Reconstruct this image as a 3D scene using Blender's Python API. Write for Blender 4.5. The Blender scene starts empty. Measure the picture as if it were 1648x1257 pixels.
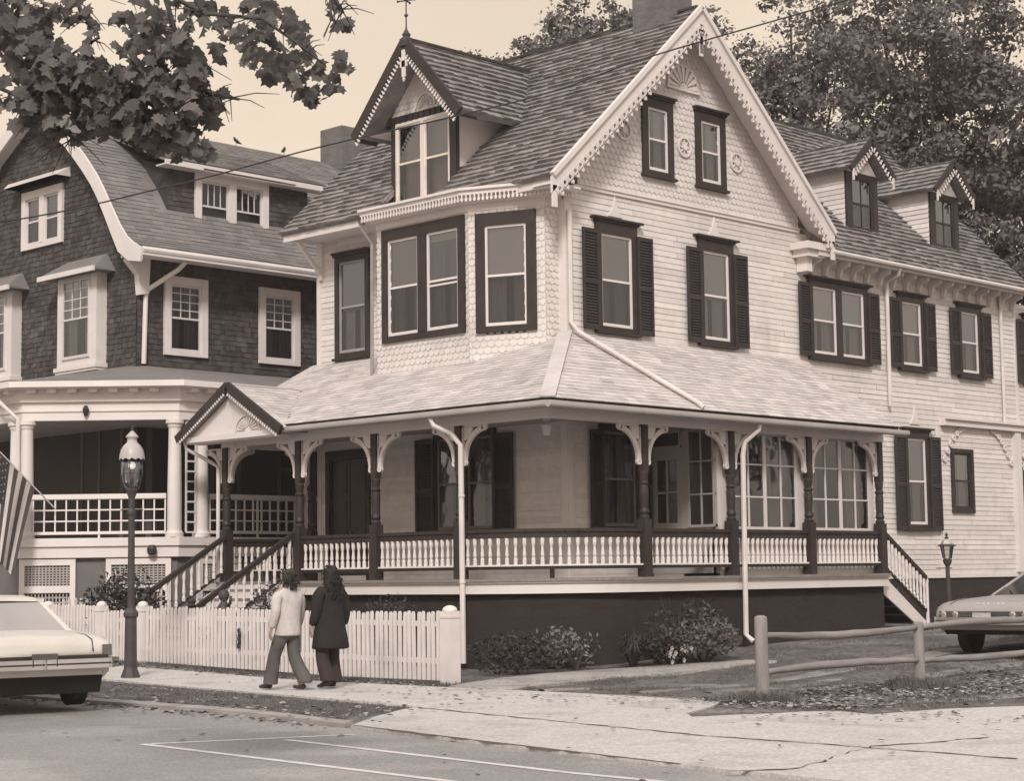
import bpy, bmesh, math, random
from mathutils import Vector, Matrix, noise
R = math.radians
random.seed(7)
scene = bpy.context.scene
COL = scene.collection
# ------------------------------------------------------------------ camera
CAM = Vector((-25.105, -23.255, 1.63))
def _cam():
    yaw, pit, rol = R(44.481), R(5.665), R(-0.7465)
    f = Vector((math.cos(yaw)*math.cos(pit), math.sin(yaw)*math.cos(pit), math.sin(pit)))
    r = Vector((math.sin(yaw), -math.cos(yaw), 0)); u = r.cross(f)
    c, s = math.cos(rol), math.sin(rol)
    r2 = c*r + s*u; u2 = -s*r + c*u
    cd = bpy.data.cameras.new('camera'); co = bpy.data.objects.new('camera', cd); COL.objects.link(co)
    m = Matrix((r2, u2, -f)).transposed().to_4x4(); m.translation = CAM
    co.matrix_world = m
    cd.sensor_width = 36; cd.lens = 3000/1648*36; cd.clip_end = 2000; cd.clip_start = .1
    scene.camera = co
_cam()
# ------------------------------------------------------------------ sky, sun, exposure
SUN_AZ, SUN_EL = R(222), R(38)      # direction the light comes from (math angle from +X) and elevation
world = bpy.data.worlds.new('World'); scene.world = world; world.use_nodes = True
nt = world.node_tree; nt.nodes.clear()
def wn(t): return nt.nodes.new(t)
wo = wn('ShaderNodeOutputWorld'); bg = wn('ShaderNodeBackground')
sk = wn('ShaderNodeTexSky'); sk.sky_type = 'NISHITA'; sk.sun_disc = False
sk.sun_elevation = SUN_EL; sk.sun_rotation = R(90) - SUN_AZ
sk.air_density = 1.5; sk.dust_density = 4.0
bw = wn('ShaderNodeRGBToBW')
# a pale overcast veil mixed over the clear sky, warmer near the horizon, more neutral overhead
tc = wn('ShaderNodeTexCoord'); sx = wn('ShaderNodeSeparateXYZ')
tint = wn('ShaderNodeValToRGB')
tint.color_ramp.elements[0].position = 0.0; tint.color_ramp.elements[0].color = (1.0, .82, .63, 1)
tint.color_ramp.elements[1].position = .62; tint.color_ramp.elements[1].color = (1.0, .965, .955, 1)
e = tint.color_ramp.elements.new(.30); e.color = (1.0, .84, .67, 1)
ns = wn('ShaderNodeTexNoise'); ns.inputs['Scale'].default_value = 2.4; ns.inputs['Detail'].default_value = 5
nr = wn('ShaderNodeMapRange'); nr.inputs['From Min'].default_value = .3; nr.inputs['From Max'].default_value = .7
nr.inputs['To Min'].default_value = 6.7; nr.inputs['To Max'].default_value = 9.4
mx = wn('ShaderNodeMix'); mx.data_type = 'FLOAT'; mx.inputs[0].default_value = .90
ml = wn('ShaderNodeMix'); ml.data_type = 'RGBA'; ml.blend_type = 'MULTIPLY'; ml.inputs[0].default_value = 1.0
L = nt.links.new
L(sk.outputs[0], bw.inputs[0]); L(tc.outputs['Generated'], sx.inputs[0]); L(sx.outputs['Z'], tint.inputs[0])
L(tc.outputs['Generated'], ns.inputs['Vector']); L(ns.outputs[0], nr.inputs[0])
L(bw.outputs[0], mx.inputs[2]); L(nr.outputs[0], mx.inputs[3])
L(mx.outputs[0], ml.inputs[6]); L(tint.outputs[0], ml.inputs[7])
L(ml.outputs[2], bg.inputs[0]); bg.inputs[1].default_value = .1
L(bg.outputs[0], wo.inputs[0])
sd = bpy.data.lights.new('sun', 'SUN'); so = bpy.data.objects.new('sun', sd); COL.objects.link(so)
sd.energy = 2.5; sd.angle = R(10); sd.color = (1.0, .945, .89)
dv = Vector((math.cos(SUN_AZ)*math.cos(SUN_EL), math.sin(SUN_AZ)*math.cos(SUN_EL), math.sin(SUN_EL)))
so.rotation_euler = dv.to_track_quat('Z', 'Y').to_euler(); so.location = (-30, -30, 40)
scene.view_settings.view_transform = 'Standard'; scene.view_settings.look = 'None'
scene.view_settings.exposure = 0.25; scene.view_settings.gamma = 1.0
scene.cycles.max_bounces = 8; scene.cycles.transparent_max_bounces = 16
# ------------------------------------------------------------------ materials
TONE = (1.0, .915, .885)
def g(v, t=TONE): return (v*t[0], v*t[1], v*t[2], 1)
MATS = {}
def mat(name, base, rough=.7, var=.12, scale=3.0, bump=0.0, bscale=40, island=0.0, spec=.3, detail=4, stretch=None, metal=0, blot=None, coord='Object', fine=None):
    """procedural material: base value broken up by noise, optional per-piece variation, optional bump"""
    if name in MATS: return MATS[name]
    m = bpy.data.materials.new(name); m.use_nodes = True; t = m.node_tree; n = t.nodes; l = t.links.new
    p = n['Principled BSDF']; p.inputs['Roughness'].default_value = rough
    p.inputs['Specular IOR Level'].default_value = spec; p.inputs['Metallic'].default_value = metal
    b = base if isinstance(base, tuple) else g(base)
    c = n.new('ShaderNodeTexCoord'); vec = c.outputs[coord]
    if stretch:
        mp = n.new('ShaderNodeMapping'); mp.inputs['Scale'].default_value = stretch; l(vec, mp.inputs[0]); vec = mp.outputs[0]
    no = n.new('ShaderNodeTexNoise'); no.inputs['Scale'].default_value = scale; no.inputs['Detail'].default_value = detail; l(vec, no.inputs['Vector'])
    mr = n.new('ShaderNodeMapRange'); mr.inputs['From Min'].default_value = .3; mr.inputs['From Max'].default_value = .7
    mr.inputs['To Min'].default_value = 1-var; mr.inputs['To Max'].default_value = 1+var; l(no.outputs[0], mr.inputs[0])
    val = mr.outputs[0]
    if island:
        ge = n.new('ShaderNodeNewGeometry'); m2 = n.new('ShaderNodeMapRange')
        m2.inputs['To Min'].default_value = 1-island; m2.inputs['To Max'].default_value = 1+island*.8; l(ge.outputs['Random Per Island'], m2.inputs[0])
        mm = n.new('ShaderNodeMath'); mm.operation = 'MULTIPLY'; l(val, mm.inputs[0]); l(m2.outputs[0], mm.inputs[1]); val = mm.outputs[0]
    if blot:
        n2 = n.new('ShaderNodeTexNoise'); n2.inputs['Scale'].default_value = blot[0]; n2.inputs['Detail'].default_value = 6; l(c.outputs[coord], n2.inputs['Vector'])
        m3 = n.new('ShaderNodeMapRange'); m3.inputs['From Min'].default_value = blot[1]; m3.inputs['From Max'].default_value = blot[1]+.12
        m3.inputs['To Min'].default_value = 1; m3.inputs['To Max'].default_value = blot[2]; l(n2.outputs[0], m3.inputs[0])
        mm = n.new('ShaderNodeMath'); mm.operation = 'MULTIPLY'; l(val, mm.inputs[0]); l(m3.outputs[0], mm.inputs[1]); val = mm.outputs[0]
    if fine:
        n2 = n.new('ShaderNodeTexNoise'); n2.inputs['Scale'].default_value = fine[0]; n2.inputs['Detail'].default_value = 4; n2.inputs['Roughness'].default_value = .75; l(c.outputs[coord], n2.inputs['Vector'])
        m3 = n.new('ShaderNodeMapRange'); m3.inputs['From Min'].default_value = .35; m3.inputs['From Max'].default_value = .65; m3.inputs['To Min'].default_value = 1-fine[1]; m3.inputs['To Max'].default_value = 1+fine[1]; l(n2.outputs[0], m3.inputs[0])
        mm = n.new('ShaderNodeMath'); mm.operation = 'MULTIPLY'; l(val, mm.inputs[0]); l(m3.outputs[0], mm.inputs[1]); val = mm.outputs[0]
    vm = n.new('ShaderNodeVectorMath'); vm.operation = 'SCALE'; vm.inputs[0].default_value = b[:3]; l(val, vm.inputs['Scale'])
    l(vm.outputs[0], p.inputs['Base Color'])
    if bump:
        nb = n.new('ShaderNodeTexNoise'); nb.inputs['Scale'].default_value = bscale; nb.inputs['Detail'].default_value = 3; l(vec, nb.inputs['Vector'])
        bp = n.new('ShaderNodeBump'); bp.inputs['Strength'].default_value = bump; bp.inputs['Distance'].default_value = .02
        l(nb.outputs[0], bp.inputs['Height']); l(bp.outputs[0], p.inputs['Normal'])
    MATS[name] = m; return m
white = mat('white_paint', .66, .6, .05, 1.2, .1, 30, blot=(.9, .62, .86))
clapm = mat('clapboard_paint', .64, .65, .06, .8, .2, 25, island=.10, blot=(.9, .58, .84), fine=(5, .07))
scalem = mat('scallop_shingle_paint', .64, .7, .06, 1.0, .15, 25, island=.05, blot=(.7, .58, .86))
trimd = mat('dark_trim_paint', g(.035, (1, .76, .72)), .55, .2, 3, .1, 30)
shutd = mat('shutter_paint', g(.034, (1, .80, .77)), .6, .2, 3)
sashm = mat('sash_paint', .68, .5, .04, 2)
shakem = mat('wood_shake', .23, .9, .22, 6, .5, 30, island=.26, stretch=(1, 1, 1), blot=(.8, .58, .72))
asphsh = mat('pale_asphalt_shingle', .52, .95, .10, 2.0, .4, 90, island=.16, blot=(.6, .58, .88))
edgem = mat('shingle_edge', .05, .9, .3, 8)
soff = mat('soffit_boards', .50, .8, .08, 2)
brickm = None
ceil = mat('porch_ceiling', .36, .8, .1, 2)
deckm = mat('deck_boards', .22, .8, .2, 4, stretch=(1, 8, 1))
gutm = mat('gutter_metal', .40, .5, .12, 1.5, blot=(1.5, .6, .8))
gutw = mat('downspout_metal', .62, .45, .10, 2)
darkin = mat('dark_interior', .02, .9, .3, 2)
curtd = mat('shadowed_curtain', .12, .9, .3, 3, stretch=(14, 14, .6))  # darker copy of the curtain cloth, indoor shade put into its colour
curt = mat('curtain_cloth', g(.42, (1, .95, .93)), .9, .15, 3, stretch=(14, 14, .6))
shadec = mat('window_shade', g(.36, (1, .95, .94)), .9, .05, 1)
SHADES = [shadec, mat('shade_pale', g(.50, (1, .95, .92)), .9, .06, 1), mat('shade_tan', g(.22, (1, .92, .86)), .9, .06, 1)]
cedar = mat('cedar_shingle', g(.068, (1, .88, .84)), .9, .25, 3, .3, 40, island=.34, blot=(.7, .55, 1.5))
broof = mat('old_asphalt_roof', .19, .95, .12, 1.2, .3, 80, island=.16, blot=(.5, .6, 1.25))
btrim = mat('neighbour_white_trim', .66, .6, .07, 1, blot=(.8, .6, .85))
iron = mat('cast_iron', g(.055, (1, .88, .86)), .55, .25, 5, .2, 50)
post_wood = mat('weathered_wood', .26, .9, .2, 3, .5, 30, stretch=(3, 3, .6))
rail_wood = mat('weathered_rail', .24, .9, .22, 3, .5, 30, stretch=(.6, 3, 3))
def brick(name, c1, c2, mortar, sc=1.0):
    m = bpy.data.materials.new(name); m.use_nodes = True; t = m.node_tree; n = t.nodes; l = t.links.new
    p = n['Principled BSDF']; p.inputs['Roughness'].default_value = .9
    c = n.new('ShaderNodeTexCoord'); s = n.new('ShaderNodeSeparateXYZ'); l(c.outputs['Object'], s.inputs[0])
    a = n.new('ShaderNodeMath'); a.operation = 'ADD'; l(s.outputs[0], a.inputs[0]); l(s.outputs[1], a.inputs[1])
    cb = n.new('ShaderNodeCombineXYZ'); l(a.outputs[0], cb.inputs[0]); l(s.outputs[2], cb.inputs[1])
    b = n.new('ShaderNodeTexBrick'); b.inputs['Scale'].default_value = 4.5*sc; b.inputs['Mortar Size'].default_value = .016
    b.inputs['Color1'].default_value = c1; b.inputs['Color2'].default_value = c2; b.inputs['Mortar'].default_value = mortar
    l(cb.outputs[0], b.inputs['Vector'])
    no = n.new('ShaderNodeTexNoise'); no.inputs['Scale'].default_value = 1.5; no.inputs['Detail'].default_value = 5; l(c.outputs['Object'], no.inputs['Vector'])
    mr = n.new('ShaderNodeMapRange'); mr.inputs['To Min'].default_value = .6; mr.inputs['To Max'].default_value = 1.4; l(no.outputs[0], mr.inputs[0])
    v = n.new('ShaderNodeVectorMath'); v.operation = 'SCALE'; l(b.outputs[0], v.inputs[0]); l(mr.outputs[0], v.inputs['Scale'])
    l(v.outputs[0], p.inputs['Base Color'])
    bp = n.new('ShaderNodeBump'); bp.inputs['Strength'].default_value = .4; bp.inputs['Distance'].default_value = .01
    l(b.outputs['Fac'], bp.inputs['Height']); bp.invert = True; l(bp.outputs[0], p.inputs['Normal'])
    return m
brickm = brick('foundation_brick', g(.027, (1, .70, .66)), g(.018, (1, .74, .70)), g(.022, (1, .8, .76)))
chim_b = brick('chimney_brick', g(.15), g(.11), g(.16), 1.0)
def glassmat(name, refl=.32, tcol=.8):
    m = bpy.data.materials.new(name); m.use_nodes = True; t = m.node_tree; n = t.nodes; l = t.links.new
    n.remove(n['Principled BSDF']); o = n['Material Output']
    tr = n.new('ShaderNodeBsdfTransparent'); tr.inputs[0].default_value = (tcol, tcol*.97, tcol*.95, 1)
    gl = n.new('ShaderNodeBsdfGlossy'); gl.inputs['Roughness'].default_value = .03; gl.inputs[0].default_value = (.80, .84, .95, 1)
    fr = n.new('ShaderNodeFresnel'); fr.inputs[0].default_value = 1.5
    a = n.new('ShaderNodeMath'); a.operation = 'MULTIPLY_ADD'; a.inputs[1].default_value = 1.5; a.inputs[2].default_value = refl*.45; a.use_clamp = True
    c = n.new('ShaderNodeTexCoord'); no = n.new('ShaderNodeTexNoise'); no.inputs['Scale'].default_value = 2.5; no.inputs['Detail'].default_value = 1
    bp = n.new('ShaderNodeBump'); bp.inputs['Strength'].default_value = .25; bp.inputs['Distance'].default_value = .02
    l(c.outputs['Object'], no.inputs['Vector']); l(no.outputs[0], bp.inputs['Height']); l(bp.outputs[0], gl.inputs['Normal'])
    mi = n.new('ShaderNodeMixShader'); l(fr.outputs[0], a.inputs[0]); l(a.outputs[0], mi.inputs[0]); l(tr.outputs[0], mi.inputs[1]); l(gl.outputs[0], mi.inputs[2]); l(mi.outputs[0], o.inputs[0])
    return m
glass = glassmat('window_glass', .30); screen = glassmat('screened_glass', .08, .85); glass_lamp = glassmat('lamp_glass', .25, .9)
# ------------------------------------------------------------------ mesh helpers
class MB:
    def __init__(s): s.v = []; s.f = []; s.m = []
    def add(s, vs, fs, mi=0):
        b = len(s.v); s.v.extend([tuple(q) for q in vs]); s.f.extend([tuple(b+i for i in q) for q in fs]); s.m.extend([mi]*len(fs))
    def box(s, a, b, mi=0):
        x0, x1 = sorted((a[0], b[0])); y0, y1 = sorted((a[1], b[1])); z0, z1 = sorted((a[2], b[2]))
        s.add([(x0,y0,z0),(x1,y0,z0),(x1,y1,z0),(x0,y1,z0),(x0,y0,z1),(x1,y0,z1),(x1,y1,z1),(x0,y1,z1)], BF, mi)
    def hexa(s, p, mi=0): s.add(p, BF, mi)
    def fb(s, F, a0, a1, w0, w1, z0, z1, mi=0):
        s.add([F(a0,w0,z0),F(a1,w0,z0),F(a1,w1,z0),F(a0,w1,z0),F(a0,w0,z1),F(a1,w0,z1),F(a1,w1,z1),F(a0,w1,z1)], BF, mi)
    def beam(s, p, q, wx, wz, mi=0, up=Vector((0, 0, 1))):
        p = Vector(p); q = Vector(q); d = (q-p).normalized(); sd_ = d.cross(up)
        if sd_.length < 1e-4: sd_ = Vector((1, 0, 0))
        sd_.normalize(); u = sd_.cross(d).normalized(); a = sd_*wx/2; b = u*wz/2
        s.add([p-a-b, p+a-b, q+a-b, q-a-b, p-a+b, p+a+b, q+a+b, q-a+b], BF, mi)
    def prism(s, F, poly, w0, w1, mi=0):
        n = len(poly); vs = [F(a, w0, z) for a, z in poly]+[F(a, w1, z) for a, z in poly]
        s.add(vs, [tuple(range(n)), tuple(range(2*n-1, n-1, -1))]+[(i, (i+1) % n, n+(i+1) % n, n+i) for i in range(n)], mi)
    def ribbon(s, F, pts, wd, w0, w1, mi=0):
        n = len(pts); A = []; B = []
        for i, (a, z) in enumerate(pts):
            p = pts[max(i-1, 0)]; q = pts[min(i+1, n-1)]; dx, dz = q[0]-p[0], q[1]-p[1]; k = math.hypot(dx, dz) or 1
            h = (wd[i] if isinstance(wd, (list, tuple)) else wd)/2
            A.append((a-dz/k*h, z+dx/k*h)); B.append((a+dz/k*h, z-dx/k*h))
        for i in range(n-1): s.prism(F, [A[i], A[i+1], B[i+1], B[i]], w0, w1, mi)
    def tube(s, pts, r, n=8, mi=0, cap=True):
        pts = [Vector(p) for p in pts]; rr = r if isinstance(r, (list, tuple)) else [r]*len(pts); b = len(s.v); prev = None
        for i, p in enumerate(pts):
            d = (pts[min(i+1, len(pts)-1)]-pts[max(i-1, 0)]).normalized()
            if prev is None:
                x = d.cross(Vector((0, 0, 1)))
                if x.length < .05: x = Vector((1, 0, 0))
            else: x = prev-d*prev.dot(d)
            x.normalize(); prev = x; y = d.cross(x)
            for k in range(n):
                t = 2*math.pi*k/n; s.v.append(tuple(p+(x*math.cos(t)+y*math.sin(t))*rr[i]))
        for i in range(len(pts)-1):
            for k in range(n):
                s.f.append((b+i*n+k, b+i*n+(k+1) % n, b+(i+1)*n+(k+1) % n, b+(i+1)*n+k)); s.m.append(mi)
        if cap:
            s.f.append(tuple(b+k for k in range(n))[::-1]); s.m.append(mi)
            s.f.append(tuple(b+(len(pts)-1)*n+k for k in range(n))); s.m.append(mi)
    def lathe(s, c, prof, n=12, mi=0, sq=False, rot=0):
        b = len(s.v); c = Vector(c)
        for r, z in prof:
            for k in range(n):
                t = 2*math.pi*(k+rot)/n; s.v.append((c.x+r*math.cos(t), c.y+r*math.sin(t), c.z+z))
        for i in range(len(prof)-1):
            for k in range(n):
                s.f.append((b+i*n+k, b+i*n+(k+1) % n, b+(i+1)*n+(k+1) % n, b+(i+1)*n+k)); s.m.append(mi)
        s.f.append(tuple(b+k for k in range(n))[::-1]); s.m.append(mi)
        s.f.append(tuple(b+(len(prof)-1)*n+k for k in range(n))); s.m.append(mi)
    def build(s, name, mats, parent=None, smooth=False, fix=True, label=None):
        me = bpy.data.meshes.new(name); off = Vector((0, 0, 0)); p = parent
        while p is not None: off += p.location; p = p.parent
        me.from_pydata([(x-off.x, y-off.y, z-off.z) for x, y, z in s.v], [], s.f)
        if not isinstance(mats, (list, tuple)): mats = [mats]
        for m in mats: me.materials.append(m)
        me.polygons.foreach_set('material_index', s.m)
        if smooth: me.polygons.foreach_set('use_smooth', [True]*len(s.f))
        me.update()
        if fix:
            bm = bmesh.new(); bm.from_mesh(me); bmesh.ops.recalc_face_normals(bm, faces=bm.faces); bm.to_mesh(me); bm.free()
        o = bpy.data.objects.new(name, me); COL.objects.link(o)
        if parent: o.parent = parent
        if label: o['label'] = label
        return o
def build_split(mb, name, mats, parent, gap=.2, **k):
    """pieces that do not touch become parts of their own"""
    par = list(range(len(mb.v)))
    def fd(i):
        while par[i] != i: par[i] = par[par[i]]; i = par[i]
        return i
    for f in mb.f:
        for q in f[1:]: par[fd(q)] = fd(f[0])
    isl = {}
    for i, v in enumerate(mb.v): isl.setdefault(fd(i), []).append(i)
    bx = {r: ([min(mb.v[i][c] for i in l) for c in range(3)], [max(mb.v[i][c] for i in l) for c in range(3)]) for r, l in isl.items()}
    ks = list(bx); g_ = {r: r for r in ks}
    def fg(r):
        while g_[r] != r: r = g_[r]
        return r
    for i, a in enumerate(ks):
        for b in ks[i+1:]:
            if all(bx[a][0][c]-gap < bx[b][1][c] and bx[b][0][c]-gap < bx[a][1][c] for c in range(3)): g_[fg(b)] = fg(a)
    out = {}
    for r in ks: out.setdefault(fg(r), MB())
    mp = {}
    for r in ks:
        o = out[fg(r)]
        for i in isl[r]: mp[i] = len(o.v); o.v.append(mb.v[i])
    for f, m_ in zip(mb.f, mb.m): o = out[fg(fd(f[0]))]; o.f.append(tuple(mp[i] for i in f)); o.m.append(m_)
    return [o.build(name, mats, parent, **k) for o in out.values()]
BF = [(0,3,2,1),(4,5,6,7),(0,1,5,4),(1,2,6,5),(2,3,7,6),(3,0,4,7)]
def frame(o, u, n):
    o = Vector((o[0], o[1])); u = Vector(u).normalized(); n = Vector(n).normalized()
    def F(a, w, z): return (o.x+u.x*a+n.x*w, o.y+u.y*a+n.y*w, z)
    return F
def tag(o, label, cat, group=None, kind=None):
    if label: o['label'] = label
    if cat: o['category'] = cat
    if group: o['group'] = group
    if kind: o['kind'] = kind
    return o
def thing(name, label, cat, loc=(0, 0, 0), group=None):
    o = bpy.data.objects.new(name, None); COL.objects.link(o); o.location = loc; o.empty_display_size = .3
    return tag(o, label, cat, group)
def structure(mb, name, m, **k):
    o = mb.build(name, m, **k); o['kind'] = 'structure'; return o
def pane(mb, F, a0, a1, w, z0, z1):
    o = Vector(F(0, 0, 0)); u = Vector(F(1, 0, 0))-o; n = Vector(F(0, 1, 0))-o
    q = [(0, 1, 2, 3)] if u.cross(Vector((0, 0, 1))).dot(n) > 0 else [(3, 2, 1, 0)]
    mb.add([F(a0, w, z0), F(a1, w, z0), F(a1, w, z1), F(a0, w, z1)], q)
def cut(a, b, holes):
    iv = [(a, b)]
    for h0, h1 in holes:
        nx = []
        for s, e in iv:
            if h1 <= s or h0 >= e: nx.append((s, e)); continue
            if h0 > s: nx.append((s, h0))
            if h1 < e: nx.append((h1, e))
        iv = nx
    return [q for q in iv if q[1]-q[0] > .01]
def clap(mb, F, ur, z0, z1, holes=(), c=.115, out=.015, mi=0):
    z = z0; out0 = out
    while z < z1-.01:
        h = min(c, z1-z); a0, a1 = ur(z); b0, b1 = ur(z+h)
        hs = [(q[0], q[1]) for q in holes if min(q[3], z+h)-max(q[2], z) > h*.45]
        for s_, e_ in cut(min(a0, b0), max(a1, b1), hs):
          u = s_
          while u < e_-.01:      # boards are broken at butt joints
            s, e = u, min(u+random.uniform(1.4, 3.8), e_)
            if e_-e < .4: e = e_
            u = e; e -= (0 if e == e_ else .004); out = out0*random.uniform(.8, 1.2); j = random.uniform(-.004, .003)
            p0, p1 = max(s, a0), min(e, a1); q0, q1 = max(s, b0), min(e, b1)
            if p1-p0 < .01: continue
            q0, q1 = min(q0, q1), max(q0, q1)
            vs = [F(p0, out, z+j), F(p1, out, z+j*.5), F(q1, .004, z+h), F(q0, .004, z+h), F(p0, 0, z+j), F(p1, 0, z+j*.5)]
            mb.add(vs, [(0, 1, 2, 3), (4, 5, 1, 0)], mi)
        z += h
def scales(mb, F, ur, z0, z1, holes=(), wd=.15, c=.12, mi=0, out=.013):
    k = 0; z = z0
    while z < z1-.01:
        a0, a1 = ur(z); b0, b1 = ur(z+c); lo, hi = min(a0, b0), max(a1, b1); u = lo-(wd/2 if k % 2 else 0)
        while u < hi:
            s, e = max(u, lo), min(u+wd-.008, hi); m = (s+e)/2
            if e-s > .03 and not any(q[0] < m < q[1] and q[2] < z+c/2 < q[3] for q in holes) and a0-.05 < m < a1+.05:
                t = out*random.uniform(.8, 1.2); w4 = (e-s)*.28
                mb.add([F(s, .004, min(z+c, z1+.02)), F(s, t, z+.045), F(s+w4, t, z+.004), F(e-w4, t, z+.004), F(e, t, z+.045), F(e, .004, min(z+c, z1+.02))], [(0, 1, 2, 3, 4, 5)], mi)
            u += wd
        z += c; k += 1
    # sheathing
    zz = z0
    while zz < z1-.01:
        h = min(.3, z1-zz); a0, a1 = ur(zz); b0, b1 = ur(zz+h)
        hs = [(q[0], q[1]) for q in holes if min(q[3], zz+h)-max(q[2], zz) > h*.3]
        for s, e in cut(min(a0, b0), max(a1, b1), hs):
            p0, p1 = max(s, a0), min(e, a1); q0, q1 = max(s, b0), min(e, b1)
            if p1-p0 > .01: mb.add([F(p0, 0, zz), F(p1, 0, zz), F(max(q1, q0), 0, zz+h), F(min(q0, q1), 0, zz+h)], [(0, 1, 2, 3)], mi)
        zz += h
def shingles(mb, O, U, V, rng, Lv, ex, wd, th, keep=None, mi=0, rag=.012):
    O = Vector(O); U = Vector(U).normalized(); V = Vector(V).normalized(); N = U.cross(V)
    if N.z < 0: N = -N
    k = 0; v = 0.0
    while v < Lv-.02:
        a0, a1 = rng(v); b0, b1 = rng(min(v+ex, Lv)); top = min(v+ex*1.08, Lv+.01)
        lo, hi = max(a0, b0), min(a1, b1); lo2, hi2 = min(a0, b0), max(a1, b1); u = lo2-random.random()*wd
        while u < hi2:
            w = wd*random.uniform(.65, 1.35); s, e = max(u, a0), min(u+w-.005, a1); s2, e2 = max(u, b0), min(u+w-.005, b1)
            u += w
            if e-s < .02 and e2-s2 < .02: continue
            if e < s: s = e = (s+e)/2
            if e2 < s2: s2 = e2 = min(max((s2+e2)/2, b0), b1)
            if keep and not keep(O+U*((s+e)/2)+V*(v+ex/2)): continue
            t = th*random.uniform(.75, 1.45); j = random.uniform(-rag, rag*.4)
            P = [O+U*s+V*(v+j), O+U*e+V*(v+j), O+U*e2+V*top, O+U*s2+V*top]
            mb.add(P[:2]+[P[0]+N*t, P[1]+N*t, P[2]+N*.003, P[3]+N*.003], [(2, 3, 4, 5), (0, 1, 3, 2), (0, 2, 5), (1, 4, 3)], mi)
        v += ex; k += 1
def slab(mb, pts, th, mi=0, mside=None):
    """roof board: polygon pts (top face) with thickness th downwards along its normal"""
    P = [Vector(p) for p in pts]; N = (P[1]-P[0]).cross(P[2]-P[0]).normalized()
    if N.z < 0: N = -N
    n = len(P); Q = [p-N*th for p in P]
    mb.add(P+Q, [tuple(range(n))], mi); mb.add(P+Q, [tuple(range(2*n-1, n-1, -1))]+[(i, (i+1) % n, n+(i+1) % n, n+i) for i in range(n)], mi if mside is None else mside)
def drops(mb, p0, p1, dn, nrm, pitch, size, thick=.02, mi=0):
    """row of small pendant drops along a line"""
    p0 = Vector(p0); p1 = Vector(p1); d = (p1-p0); Ln = d.length; d.normalize(); dn = Vector(dn).normalized(); nrm = Vector(nrm).normalized()
    k = int(Ln/pitch)
    for i in range(k):
        c = p0+d*(i+.5)*Ln/k; w = pitch*.34; s = size
        sh = [(-w*.6, 0), (w*.6, 0), (w*.35, s*.35), (w, s*.68), (w*.55, s*.98), (-w*.55, s*.98), (-w, s*.68), (-w*.35, s*.35)]
        a = [c+d*x+dn*y+nrm*thick for x, y in sh]; b = [c+d*x+dn*y for x, y in sh]; n = len(sh)
        mb.add(a+b, [tuple(range(n)), tuple(range(2*n-1, n-1, -1))]+[(q, (q+1) % n, n+(q+1) % n, n+q) for q in range(n)], mi)
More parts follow.
